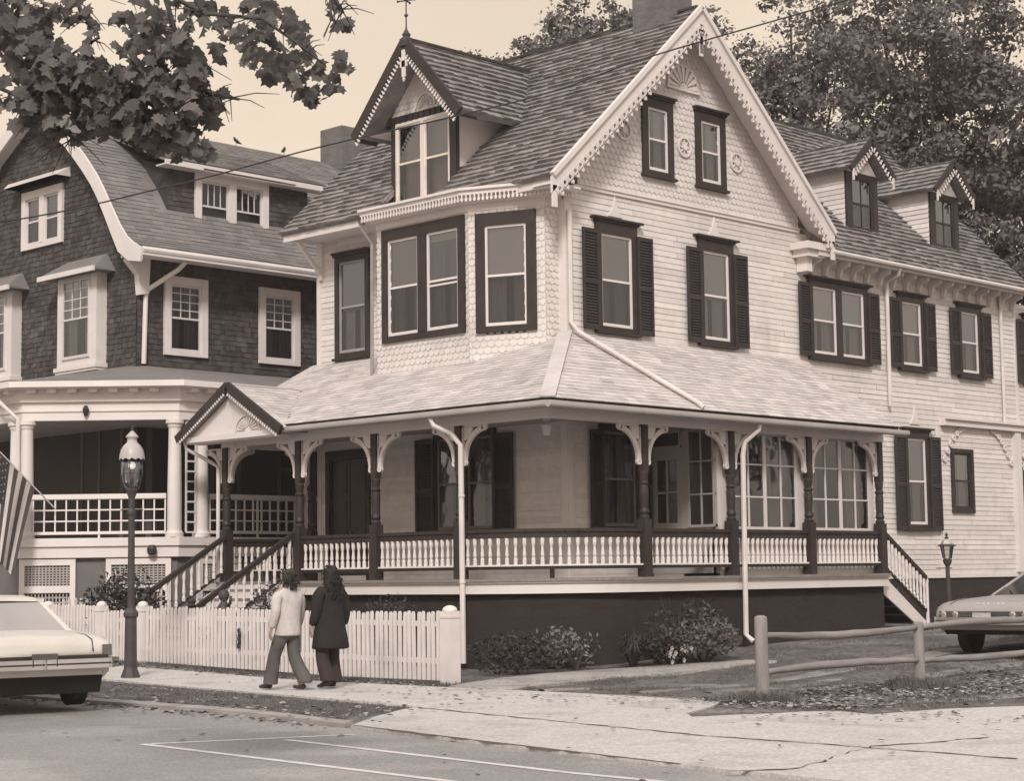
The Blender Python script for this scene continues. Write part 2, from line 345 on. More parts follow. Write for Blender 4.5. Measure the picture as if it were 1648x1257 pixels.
# ------------------------------------------------------------------ windows
def window(house, F, x0, x1, z0, z1, units=1, cas=.14, head=.22, casm=None, sash=None, split=.5, shut=None, shw=.42, shz=None,
           shade=.5, curtain=True, cm=None, munt=None, hood=.12, proud=.07, gap=.16, sillh=.10, botm=None, name='window', blind=None, slip=0):
    """opening x0..x1, z0..z1 (outer edge of the sashes). units = sashes side by side."""
    casm = casm or trimd; sash = sash or sashm
    c = MB()
    c.fb(F, x0-cas, x0, .0, proud, z0-sillh, z1+head); c.fb(F, x1, x1+cas, .0, proud, z0-sillh, z1+head)
    c.fb(F, x0, x1, .0, proud, z1, z1+head); c.fb(F, x0, x1, 0, proud*.9, z0-sillh, z0)
    if hood:
        c.fb(F, x0-cas-.03, x1+cas+.03, .0, proud+.035, z1+head, z1+head+.045); c.fb(F, x0-cas-hood, x1+cas+hood, 0, proud+.08, z1+head+.045, z1+head+.085)
        c.fb(F, x0-cas-.04, x1+cas+.04, 0, proud+.05, z0-sillh-.05, z0-sillh)
    n = units; uw = (x1-x0-gap*(n-1))/n
    for k in range(n-1):
        a = x0+uw*(k+1)+gap*k; c.fb(F, a, a+gap, 0, proud, z0, z1)
    # dark room behind
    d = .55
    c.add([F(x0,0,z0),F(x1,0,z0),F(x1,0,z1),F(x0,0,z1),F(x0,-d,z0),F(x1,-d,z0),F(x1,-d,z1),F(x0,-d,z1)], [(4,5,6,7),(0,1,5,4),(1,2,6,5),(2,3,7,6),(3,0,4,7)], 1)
    wo_ = c.build(name, [casm, darkin], house)
    for k in range(n):
        a = x0+k*(uw+gap); b = a+uw; zm = z0+(z1-z0)*split; s = MB(); fw = .045
        s.fb(F, a, a+fw, -.03, .035, z0, z1); s.fb(F, b-fw, b, -.03, .035, z0, z1)
        s.fb(F, a+fw, b-fw, -.03, .035, z1-fw, z1); s.fb(F, a+fw, b-fw, -.03, .035, z0, z0+fw*1.4)
        s.fb(F, a+fw, b-fw, -.025, .025, zm-.02, zm+.022)
        if slip and k == 0: s.fb(F, a+fw, b-fw, -.03, .02, zm-.10, zm-.065)
        if munt:
            (ux, uz), (lx, lz) = munt
            for (nx, nz, q0, q1) in ((ux, uz, zm, z1), (lx, lz, z0, zm)):
                for i in range(1, nx): t = a+fw+(b-a-2*fw)*i/nx; s.fb(F, t-.011, t+.011, -.01, .018, q0+.02, q1-.02)
                for i in range(1, nz): t = q0+(q1-q0)*i/nz; s.fb(F, a+fw, b-fw, -.009, .016, t-.011, t+.011)
        s.build('sash', sash, wo_)
        p = MB(); pane(p, F, a+.02, b-.02, .004, zm, z1-.02); p.build('pane', glass, wo_, fix=False)
        p = MB(); pane(p, F, a+.02, b-.02, .006, z0+.02, zm); p.build('pane', screen, wo_, fix=False)
        if shade:
            sh = shade if not isinstance(shade, (list, tuple)) else shade[k]
            if sh:
                q = MB(); zz = z1-(z1-z0)*sh; q.fb(F, a+.03, b-.03, -.062, -.055, zz, z1); q.fb(F, a+.03, b-.03, -.07, -.05, zz-.03, zz); q.build('shade', blind or random.choice(SHADES), wo_)
        if curtain:
            q = MB()
            for (c0, c1) in (((a+.02), a+(b-a)*random.uniform(.34, .44)), (b-(b-a)*random.uniform(.34, .44), b-.02)):
                m_ = 18; lo = []; hi = []
                for i in range(m_+1):
                    t = c0+(c1-c0)*i/m_; w = -.13+.022*math.sin(i*1.9)+.01*math.sin(i*.7+a); lo.append(F(t, w, z0+.02)); hi.append(F(t, w*.9-.01, z1-.02))
                q.add(lo+hi, [(i, i+1, m_+2+i, m_+1+i) for i in range(m_)])
            q.build('curtain', cm or curt, wo_, smooth=True, fix=False)
    if shut:
        zs0, zs1 = shz or (z0-.10, z1+.02)
        for sd_ in shut:
            (a, b) = (x0-cas-shw, x0-cas+.03) if sd_ < 0 else (x1+cas-.03, x1+cas+shw)
            q = MB(); r = .055; w0, w1 = .045, .085
            if sd_ < 0: w0, w1 = .072, .11
            else: w0, w1 = .072, .11
            zm = (zs0+zs1)/2-.1
            q.fb(F, a, a+r, w0, w1, zs0, zs1); q.fb(F, b-r, b, w0, w1, zs0, zs1)
            for zz in (zs0, zm, zs1-.08): q.fb(F, a+r, b-r, w0, w1, zz, zz+.08)
            for (l0, l1) in ((zs0+.08, zm), (zm+.08, zs1-.08)):
                m_ = int((l1-l0)/.055)
                for i in range(m_):
                    t = l0+(l1-l0)*i/m_
                    q.add([F(a+r, w1-.008, t), F(b-r, w1-.008, t), F(b-r, w0+.004, t+.05), F(a+r, w0+.004, t+.05), F(a+r, w0, t+.04), F(b-r, w0, t+.04)], [(0, 1, 2, 3), (0, 4, 5, 1)])
            q.fb(F, a+r, b-r, w0-.004, w0+.002, zs0, zs1)
            q.build('shutter', shutd, wo_)
            # shutter dog
    return wo_
def ground_z(x, y):
    t = min(max((x+3.0)/7, 0), 1); t = t*t*(3-2*t); z = .28*t*min(max((y+9)/3.5, .2), 1)
    if y > 0 and x > -12: z += min(.02*y, .3)*min(1, (x+12)/4)
    if x > 4: z += min((x-4)*.03, .25)
    return z
# =================================================================== the white house
A = thing('victorian_house', 'large white clapboard corner house with dark shutters, wraparound porch and steep front gable', 'house', (0, 0, .3))
FR = frame((0, 0), (1, 0), (0, -1))      # gable side, a = x
FL = frame((0, 0), (0, 1), (-1, 0))      # porch entrance side, a = y
W = 7.4; RX, RZ, SL = 3.55, 12.9, .916
def roofz(x): return RZ-SL*abs(x-RX)
holesR = [(.98, 1.88, 6.3, 8.08), (4.06, 4.9, 6.3, 8.1), (7.79, 9.74, 6.3, 7.76), (11.26, 12.07, 6.3, 7.76), (13.81, 14.58, 6.3, 7.76),
          (16.9, 17.6, 6.3, 7.76), (11.31, 12.07, 2.66, 4.62), (13.27, 14.03, 3.05, 4.36), (.95, 1.87, 2.52, 4.3), (16.45, 17.3, 1.7, 4.1)]
m = MB()
clap(m, FR, lambda z: (.12, 16.32), 1.52, 8.86, holesR)
m.build('siding', clapm, A)
m = MB(); clap(m, FR, lambda z: (16.44, 18.2), 1.52, 8.2, holesR); m.build('siding', clapm, A)
def gu(z):
    h = (RZ-.10-z)/SL
    return (max(.0, RX-h), min(W, RX+h))
holesG = [(2.44, 3.04, 9.52, 10.78), (4.1, 4.72, 9.52, 10.78)]
m = MB(); scales(m, FR, gu, 8.93, 12.75, holesG, .15, .125); m.build('gable_shingles', scalem, A)
m = MB(); m.fb(FR, .0, W, 0, .045, 8.86, 8.93); m.fb(FR, .0, W, 0, .07, 8.93, 8.95)
# corner boards and belt
for a0, a1 in ((0, .12), (16.32, 16.44), (12.62, 12.74)):
    m.fb(FR, a0, a1, 0, .035, 1.5, 8.86 if a0 < 10 or a0 > 16 else 4.95)
m.fb(FL, 0, .12, -.0, .036, 1.5, 8.86); m.fb(FL, 7.02, 7.14, 0, .036, 1.5, 9.2)
m.fb(FR, -.0, 7.5, 0, .05, 6.02, 6.10)
m.fb(FR, 7.5, 16.3, 0, .04, 1.44, 1.52); m.fb(FR, .12, 16.3, .0, .03, 8.18, 8.40) if False else None
build_split(m, 'corner_trim', white, A, .02)
holesL = [(5.56, 6.40, 6.28, 8.2), (1.9, 3.45, 2.52, 4.3), (5.55, 6.72, 1.62, 4.1), (2.75, 4.35, 8.9, 12)]
m = MB(); clap(m, FL, lambda z: (.12, 7.02), 1.55, 9.55, holesL); m.build('siding', clapm, A)
# other walls, closing the body
m = MB()
m.add([(0,7.14,0),(16.4,7.14,0),(16.4,7.14,9),(0,7.14,9)], [(0,1,2,3)]); m.add([(16.4,0,0),(16.4,7.14,0),(16.4,7.14,8.6),(16.4,3.7,12.6),(16.4,0,8.6)], [(0,1,2,3,4)])
m.add([(0,7.14,9),(7.3,7.14,9),(3.55,7.14,12.7)], [(0,1,2)]); m.add([(18.2,0,0),(18.2,5,0),(18.2,5,8.2),(18.2,0,8.2)], [(0,1,2,3)]); m.add([(16.4,0,8.2),(18.2,0,8.2),(18.2,5,8.2),(16.4,5,8.2)], [(0,1,2,3)])
m.build('rear_wall', clapm, A, fix=False)
# windows on the gable side
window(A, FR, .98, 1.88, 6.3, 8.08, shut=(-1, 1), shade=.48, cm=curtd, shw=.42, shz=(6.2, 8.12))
window(A, FR, 4.06, 4.9, 6.3, 8.1, shut=(-1, 1), shade=.52, shw=.42, shz=(6.2, 8.12))
window(A, FR, 7.79, 9.74, 6.3, 7.76, units=2, shut=(-1, 1), shade=(.5, .5), gap=.2, shw=.40, shz=(6.22, 7.8), head=.13)
window(A, FR, 11.26, 12.07, 6.3, 7.76, shut=(-1, 1), shade=.5, shw=.40, shz=(6.22, 7.8), head=.13)
window(A, FR, 13.81, 14.58, 6.3, 7.76, shut=(-1, 1), shade=.45, shw=.40, shz=(6.22, 7.8), head=.13)
window(A, FR, 16.9, 17.6, 6.3, 7.76, shut=(-1, 1), shade=.45, shw=.40, shz=(6.22, 7.8), head=.13)
window(A, FR, 11.31, 12.07, 2.66, 4.62, shut=(-1, 1), shade=.5, shw=.42, shz=(2.52, 4.68), head=.16)
window(A, FR, 2.44, 3.04, 9.52, 10.78, shade=.0, head=.18, hood=.05, cas=.17, proud=.06)
window(A, FR, 4.1, 4.72, 9.52, 10.78, shade=.0, head=.18, hood=.05, cas=.17, proud=.06)
window(A, FR, 13.27, 14.03, 3.05, 4.36, shade=.0, curtain=True, sash=trimd, head=.1, hood=.0, cas=.1)
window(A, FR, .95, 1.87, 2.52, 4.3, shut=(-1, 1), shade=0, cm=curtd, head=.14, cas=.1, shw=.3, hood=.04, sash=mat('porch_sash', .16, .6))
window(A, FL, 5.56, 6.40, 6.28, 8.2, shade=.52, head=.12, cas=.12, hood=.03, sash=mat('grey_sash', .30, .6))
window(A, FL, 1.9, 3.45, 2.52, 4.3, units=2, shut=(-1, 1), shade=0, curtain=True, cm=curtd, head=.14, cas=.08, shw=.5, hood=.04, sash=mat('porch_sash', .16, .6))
# pediments over the tall windows (faint triangular ornament)
for cx, zz in ((1.43, 8.44), (4.48, 8.44), (11.7, 4.95)):
    m = MB(); m.prism(FR, [(cx-.20, zz), (cx+.20, zz), (cx+.07, zz+.16), (cx, zz+.42), (cx-.07, zz+.16)], 0, .035); m.build('window_crest', white, A)
# rosettes and sunburst in the gable
for cx, cz in ((1.73, 10.2), (3.57, 10.14), (5.27, 10.08)):
    m = MB()
    for r0, r1, w1 in ((.17, .21, .05), (.0, .07, .06)):
        N_ = 20
        for i in range(N_):
            t0, t1 = 2*math.pi*i/N_, 2*math.pi*(i+1)/N_
            q = [(cx+math.cos(t0)*r1, cz+math.sin(t0)*r1), (cx+math.cos(t1)*r1, cz+math.sin(t1)*r1), (cx+math.cos(t1)*r0, cz+math.sin(t1)*r0), (cx+math.cos(t0)*r0, cz+math.sin(t0)*r0)]
            if r0 == 0: q = q[:3]
            m.prism(FR, q, .02, w1)
    for i in range(8):
        t = math.pi*i/4; m.prism(FR, [(cx+math.cos(t-.2)*.08, cz+math.sin(t-.2)*.08), (cx+math.cos(t)*.165, cz+math.sin(t)*.165), (cx+math.cos(t+.2)*.08, cz+math.sin(t+.2)*.08)], .02, .04)
    m.build('rosette', white, A)
m = MB(); cx, cz = 3.56, 11.33
m.fb(FR, cx-.52, cx+.52, 0, .07, cz-.05, cz)
for i in range(9):
    t = math.pi*(i+.5)/9; c_, s_ = math.cos(t), math.sin(t); r0, r1 = .14, .44
    m.prism(FR, [(cx+c_*r0-s_*.015, cz+s_*r0+c_*.015), (cx+c_*r1-s_*.05, cz+s_*r1+c_*.05), (cx+c_*(r1+.04), cz+s_*(r1+.04)), (cx+c_*r1+s_*.05, cz+s_*r1-c_*.05), (cx+c_*r0+s_*.015, cz+s_*r0-c_*.015)], .02, .055)
for i in range(14):
    t0, t1 = math.pi*i/14, math.pi*(i+1)/14
    m.prism(FR, [(cx+math.cos(t)*r, cz+math.sin(t)*r) for t, r in ((t0, .50), (t1, .50), (t1, .46), (t0, .46))], .02, .06)
    m.prism(FR, [(cx, cz), (cx+math.cos(t0)*.12, cz+math.sin(t0)*.12), (cx+math.cos(t1)*.12, cz+math.sin(t1)*.12)], .02, .06)
m.build('sunburst_ornament', white, A)
# ---- main roof
Ls = 4.4*math.hypot(1, SL); ez = RZ-4.4*SL
mr_ = MB()
slab(mr_, [(-.85, -.5, ez-.02), (-.85, 2.62, ez-.02), (RX, 2.62, RZ-.02), (RX, -.5, RZ-.02)], .09)
slab(mr_, [(-.85, 4.48, ez-.02), (-.85, 7.35, ez-.02), (RX, 7.35, RZ-.02), (RX, 4.48, RZ-.02)], .09)
slab(mr_, [(.4, 2.62, roofz(.4)-.02), (.4, 4.48, roofz(.4)-.02), (RX, 4.48, RZ-.02), (RX, 2.62, RZ-.02)], .09)
slab(mr_, [(RX, -.5, RZ-.02), (7.95, -.5, ez-.02), (7.95, 7.35, ez-.02), (RX, 7.35, RZ-.02)], .09)
shingles(mr_, (-.88, -.5, ez-.03), (0, 1, 0), (1, 0, SL), lambda v: (0, 7.85), Ls+.03, .185, .20, .05,
         keep=lambda p: not (2.62 < p.y < 4.48 and p.x < 1.0) and not (p.z > 10.6 and p.x < 2.85 and abs(p.y-3.55) < (12.25-p.z)/1.113-.1))
main_roof = mr_.build('roof', shakem, A, fix=False)
m = MB(); m.beam((RX, -.5, RZ+.02), (RX, 7.35, RZ+.02), .16, .05); m.build('ridge_cap', edgem, main_roof)
# fascia and soffit along the left eave
m = MB()
for y0, y1 in ((-.45, 2.55), (4.9, 7.3)):
    m.hexa([(-.80, y0, ez-.20), (-.72, y0, ez-.20), (-.72, y1, ez-.20), (-.80, y1, ez-.20), (-.80, y0, ez-.07), (-.72, y0, ez-.0), (-.72, y1, ez-.0), (-.80, y1, ez-.07)])
    m.box((-.72, y0, ez-.16), (0, y1, ez-.12))
build_split(m, 'eave_fascia', white, A)
m = MB()
for yy in (6.98,): m.beam((-.03, yy, 8.0), (-.68, yy, 8.68), .08, .09); m.box((-.08, yy-.05, 7.9), (0, yy+.05, 8.7))
m.build('eave_brace', white, A)
# barge boards of the main gable
m = MB(); yb = -.5
for sg in (-1, 1):
    P = lambda d, o: (RX+sg*d, RZ-.03-SL*d-o)    # d from ridge, o below
    D = 4.42
    m.add([(P(0,.0)[0], yb, P(0,0)[1]), (P(D,0)[0], yb, P(D,0)[1]), (P(D,.30)[0], yb, P(D,.30)[1]), (P(0,.30)[0], yb, P(0,.30)[1]),
           (P(0,0)[0], yb-.05, P(0,0)[1]), (P(D,0)[0], yb-.05, P(D,0)[1]), (P(D,.30)[0], yb-.05, P(D,.30)[1]), (P(0,.30)[0], yb-.05, P(0,.30)[1])], BF)
    # crown moulding
    m.beam((RX, yb-.06, RZ), (RX+sg*D, yb-.06, RZ-SL*D), .09, .09)
    # soffit
    m.add([(RX, yb, RZ-.16), (RX+sg*D, yb, RZ-.16-SL*D), (RX+sg*D, -.02, RZ-.16-SL*D), (RX, -.02, RZ-.16)], [(0, 1, 2, 3)])
m.build('barge_board', white, A, fix=True)
m = MB()
for sg in (-1, 1):
    Ln = 4.35*math.hypot(1, SL); d = Vector((sg, 0, -SL)).normalized(); dn = Vector((-sg*SL, 0, -1)).normalized(); k = int(Ln/.19)
    for i in range(k):
        c = Vector((RX, yb-.03, RZ-.30))+d*(i+.5)*Ln/k+dn*.02
        def FQ(a, w, z, c=c, d=d, dn=dn): return tuple(c+d*a-dn*z+Vector((0, -1, 0))*w)
        for j in range(8):
            t0, t1 = 2*math.pi*j/8, 2*math.pi*(j+1)/8
            m.prism(FQ, [(math.cos(t)*r, -.06+math.sin(t)*r) for t, r in ((t0, .082), (t1, .082), (t1, .045), (t0, .045))], 0, .03)
        m.prism(FQ, [(-.03, -.12), (.03, -.12), (.045, -.17), (0, -.215), (-.045, -.17)], 0, .03)
        m.prism(FQ, [(.07, .0), (.12, .0), (.11, -.10), (.095, -.13), (.08, -.10)], 0, .03)
    # tail scroll
    e_ = Vector((RX+sg*4.35, yb-.03, RZ-.3-SL*4.35))
    m.box((e_.x-.06, yb-.05, e_.z-.35), (e_.x+.06, yb-.01, e_.z+.05))
m.beam((RX, yb-.03, RZ-.2), (RX, yb-.03, RZ-.95), .09, .03); m.box((RX-.05, yb-.045, RZ-1.0), (RX+.05, yb-.015, RZ-.3))
m.box((RX-.11, yb-.045, RZ-.75), (RX+.11, yb-.015, RZ-.6))
m.build('bargeboard_lace', white, A)
# gable returns
m = MB(); m.box((7.05, -.5, 8.45), (7.95, -.02, 8.6)); m.box((7.15, -.42, 8.3), (7.75, -.02, 8.45)); m.box((7.28, -.3, 8.0), (7.46, -.02, 8.3)); m.build('cornice_return', white, A)
m = MB(); m.box((-.5, -.42, 8.82), (-.05, -.04, 8.93)); m.build('cornice_return', trimd, A)
# chimney
m = MB(); m.box((3.2, .0, 12.3), (3.95, .95, 13.75)); m.box((3.15, -.05, 13.75), (4.0, 1.0, 13.95)); m.build('chimney', chim_b, main_roof)
# ---- big dormer over the entrance side
D_ = MB(); yc, ay, az, ez2, xe = 3.55, 1.5, 12.25, 10.58, -.7; ds = (az-ez2)/ay
xm = lambda z: (z-RZ)/SL+RX
for sg in (-1, 1):
    slab(D_, [(xe, yc, az), (xe, yc+sg*ay, ez2), (xm(ez2), yc+sg*ay, ez2), (xm(az)+.05, yc, az)], .10)
    shingles(D_, (xe-.02, yc+sg*(ay+.02), ez2-.01), (1, 0, 0), (0, -sg, ds), lambda v: (0, xm(ez2+v*ds/math.hypot(1, ds))-xe+.03), ay*math.hypot(1, ds)+.02, .18, .20, .05)
dorm = D_.build('dormer', shakem, A, fix=False)
m = MB(); m.beam((xe, yc, az+.03), (xm(az), yc, az+.03), .14, .05); m.build('ridge_cap', edgem, dorm)
FD = frame((-.15, 0), (0, 1), (-1, 0))
m = MB(); scales(m, FD, lambda z: (yc-max(0, (az-.12-z)/ds)*.98, yc+max(0, (az-.12-z)/ds)*.98) if z > 10.9 else (2.75, 4.35), 10.92, 12.05, (), .14, .12)
m.build('gable_panel', scalem, dorm)
m = MB()
for j in range(10):   # fan in the little gable
    t0, t1 = math.pi*j/10, math.pi*(j+1)/10
    m.prism(FD, [(yc+math.cos(t)*r, 11.0+math.sin(t)*r) for t, r in ((t0, .30), (t1, .30), (t1, .26), (t0, .26))], .02, .05)
    m.prism(FD, [(yc+math.cos(t)*r, 11.0+math.sin(t)*r) for t, r in ((t0+.1, .22), (t1-.1, .22), ((t0+t1)/2, .08))], .02, .05)
m.build('fan_ornament', white, dorm)
m = MB(); m.fb(FD, 2.3, 4.8, -.02, .06, 10.78, 10.93)
m.fb(FD, 2.66, 2.84, -.05, .05, 8.7, 10.8); m.fb(FD, 4.42, 4.56, -.05, .05, 8.7, 10.8)
for j in range(14): m.fb(FD, 2.4+j*.165, 2.47+j*.165, .06, .085, 10.79, 10.91)
m.build('dormer_frame', trimd, dorm)
m = MB()
for sg, y in ((-1, 2.68), (1, 4.5)):     # cheeks
    m.add([(-.12, y, 8.7), (-.12, y, 10.75), (xm(10.75)+.1, y, 10.75), (.15, y, 9.7), (.0, y, 9.3)], [(0, 1, 2, 3, 4)])
    m.add([(-.55, yc+sg*ay*.96, ez2-.02), (xm(ez2), yc+sg*ay*.96, ez2-.02), (xm(ez2), y, ez2+.1), (-.15, y, ez2+.1)], [(0, 1, 2, 3)])
build_split(m, 'dormer_cheek', scalem, dorm, fix=False)
m = MB()
for sg in (-1, 1): m.add([(-.68, yc, az-.14), (-.68, yc+sg*ay, ez2-.14), (-.16, yc+sg*ay, ez2-.14), (-.16, yc, az-.14)], [(0, 1, 2, 3)])
m.build('dormer_soffit', trimd, dorm, fix=False)
window(A, FD, 2.86, 4.40, 8.95, 10.72, units=2, cas=.02, head=.06, casm=white, shade=(0.0, 0.0), curtain=False, gap=.07, hood=0, proud=.06, split=.56, sash=mat('dormer_sash', g(.7, (1, .87, .75)), .5), sillh=.02)
m = MB(); m.fb(FD, 2.9, 4.36, -.2, -.18, 8.95, 10.7); m.build('drawn_shade', mat('dormer_shade', .40, .9, .06, 1.5), dorm)
m = MB()
for sg in (-1, 1):
    a_ = Vector((xe-.03, yc, az-.02)); b_ = Vector((xe-.03, yc+sg*(ay+.05), ez2-.06)); m.beam(a_, b_, .07, .20, up=Vector((1, 0, 0)).cross(b_-a_).normalized())
vb = m.build('verge_board', trimd, dorm)
m = MB()
for sg in (-1, 1):
    dv_ = Vector((0, sg, -ds)).normalized(); dn = Vector((0, -sg*ds, -1)).normalized()
    a_ = Vector((xe-.05, yc, az-.19)); drops(m, a_+dv_*.15, a_+dv_*(ay*math.hypot(1, ds)), dn, (-1, 0, 0), .085, .10)
m.box((xe-.07, yc-.05, az-.75), (xe-.04, yc+.05, az-.2)); m.box((xe-.07, yc-.10, az-.55), (xe-.04, yc+.10, az-.42)); m.lathe((xe-.055, yc, az-.85), [(.01, 0), (.035, .05), (.01, .1)], 6)
m.build('verge_lace', white, dorm)
m = MB(); c = (xe+.02, yc, az)
m.lathe(c, [(.13, -.12), (.14, .02), (.07, .08), (.09, .12), (.05, .18), (.02, .24), (.014, .30), (.014, .48), (.04, .50), (.04, .53), (.013, .55), (.013, .9), (.006, 1.0)], 10)
cz = az+.82
for k in range(4): t = math.pi/2*k; m.tube([(c[0], c[1], cz), (c[0]+math.cos(t+.4)*.17, c[1]+math.sin(t+.4)*.17, cz)], .014, 6); m.lathe((c[0]+math.cos(t+.4)*.18, c[1]+math.sin(t+.4)*.18, cz-.03), [(.005, 0), (.03, .03), (.005, .06)], 6)
m.build('finial', iron, dorm)
# ---- oriel bay on the second storey
bay = MB(); P0 = Vector((-.95, 4.16)); P1 = Vector((-.95, 1.56)); P2 = Vector((-.38, .12)); P3 = Vector((0, .12)); Pm = Vector((-.0, 5.1))
FA = frame((-.95, 0), (0, 1), (-1, 0)); db = (P2-P1).normalized(); nb = Vector((db.y, -db.x)).normalized()
if nb.x > 0: nb = -nb
FB = frame(P1, db, nb); FC = frame((0, .12), (1, 0), (0, -1)); dl = (Pm-P0).normalized(); nl = Vector((-dl.y, dl.x)); 
if nl.x > 0: nl = -nl
FE = frame(P0, dl, nl); LB = (P2-P1).length; LE = (Pm-P0).length
hA = [(1.80, 3.80, 6.3, 8.2)]; hB = [(.35, 1.19, 6.25, 8.15)]
scales(bay, FA, lambda z: (1.56, 4.16), 5.45, 8.62, hA, .15, .12); scales(bay, FB, lambda z: (0, LB), 5.5, 8.62, hB, .15, .12)
scales(bay, FC, lambda z: (-.38, 0), 5.9, 8.62, (), .15, .12); scales(bay, FE, lambda z: (0, LE), 5.45, 8.62, (), .15, .12)
bayo = bay.build('bay', scalem, A, fix=False)
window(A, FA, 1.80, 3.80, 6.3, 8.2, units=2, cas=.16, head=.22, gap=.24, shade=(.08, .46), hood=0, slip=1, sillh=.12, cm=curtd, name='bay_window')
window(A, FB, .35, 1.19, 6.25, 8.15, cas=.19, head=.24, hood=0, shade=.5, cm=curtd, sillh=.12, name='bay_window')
m = MB(); out = .35
def offs(w): 
    return [(-.95-w, 4.16+w*.45), (-.95-w, 1.56-w*.30), (-.38-w*.55, .12-w), (.18, .12-w)]
zz = [(0.02, 8.46, 8.60), (.12, 8.6, 8.66), (.22, 8.66, 8.72), (.32, 8.72, 8.80), (.37, 8.80, 8.85)]
def rimpoly(w, z0, z1):
    p = offs(w)+[(.18, .6), (.0, .6), (.0, 5.2)]; p = [(q[0], q[1]) for q in offs(w)]+[(.18, .14), (0, .14), (0, 5.1+w)]
    n = len(p); m.add([(x, y, z0) for x, y in p]+[(x, y, z1) for x, y in p], [tuple(range(n)), tuple(range(2*n-1, n-1, -1))]+[(i, (i+1) % n, n+(i+1) % n, n+i) for i in range(n)])
for w, a, b in zz: rimpoly(w, a, b)
q_ = offs(.3)+[(0.1, 0.3), (0.0, 5.2)]
m.add([(x, y, 8.851) for x, y in offs(.36)]+[(.1, .3, 9.05), (0, 5.2, 9.05)], [(0, 1, 2, 3, 4, 5)])
m.build('cornice', white, bayo, fix=True)
m = MB(); o3 = offs(.30)
for i in range(3):
    a_, b_ = Vector((*o3[i], 8.72)), Vector((*o3[i+1], 8.72)); d = (b_-a_).normalized(); nn = d.cross(Vector((0, 0, 1)))
    if nn.dot(Vector((-1, -1, 0))) < 0: nn = -nn
    drops(m, a_, b_, (0, 0, -1), nn, .085, .13)
m.build('cornice_lace', white, bayo)
m = MB()
for (x, y) in ((-.96, 4.20),): m.tube([(-1.2, 4.35, 8.5), (x, y+.10, 8.2), (x, y+.12, 5.6)], .035, 8)
m.build('bay_downspout', mat('bay_pipe', .28, .6), bayo)
# ---- rear wing roof with two little dormers
wz0, wy0 = 8.5, -.5
w_ = MB(); xs = lambda z: RX+(RZ-z)/SL
slab(w_, [(xs(8.5)-.2, wy0, wz0-.02), (16.45, wy0, wz0-.02), (16.45, 3.7, 12.68), (xs(12.68)-.2, 3.7, 12.68)], .1)
slab(w_, [(xs(12.68)-.2, 3.7, 12.68), (16.45, 3.7, 12.68), (16.45, 7.9, 8.48), (xs(8.5)-.2, 7.9, 8.48)], .1)
shingles(w_, (0, wy0-.02, wz0-.02), (1, 0, 0), (0, 1, 1), lambda v: (xs(wz0+v*.7071)-.08, 16.47), 5.95, .185, .22, .05)
wroof = w_.build('roof', shakem, A, fix=False)
m = MB(); m.beam((5, 3.7, 12.72), (16.45, 3.7, 12.72), .16, .05); m.build('ridge_cap', edgem, wroof)
m = MB()   # cornice: fascia, gutter, soffit, brackets
m.box((7.5, -.46, 8.34), (16.4, -.40, 8.47)); m.tube([(7.9, -.52, 8.45), (12, -.52, 8.44), (16.4, -.52, 8.43)], .055, 8); m.build('gutter', gutw, A)
m = MB(); m.box((7.42, -.40, 8.36), (16.4, -.02, 8.40))
m.build('eave_soffit', soff, A)
m = MB()
for k in range(17):
    x = 7.7+k*.53
    m.prism(frame((x, 0), (0, -1), (1, 0)), [(.02, 8.36), (.36, 8.36), (.34, 8.26), (.16, 8.20), (.10, 8.02), (.02, 7.98)], 0, .07)
m.fb(FR, 7.5, 16.3, 0, .03, 8.24, 8.36)
m.build('eave_brackets', white, A)
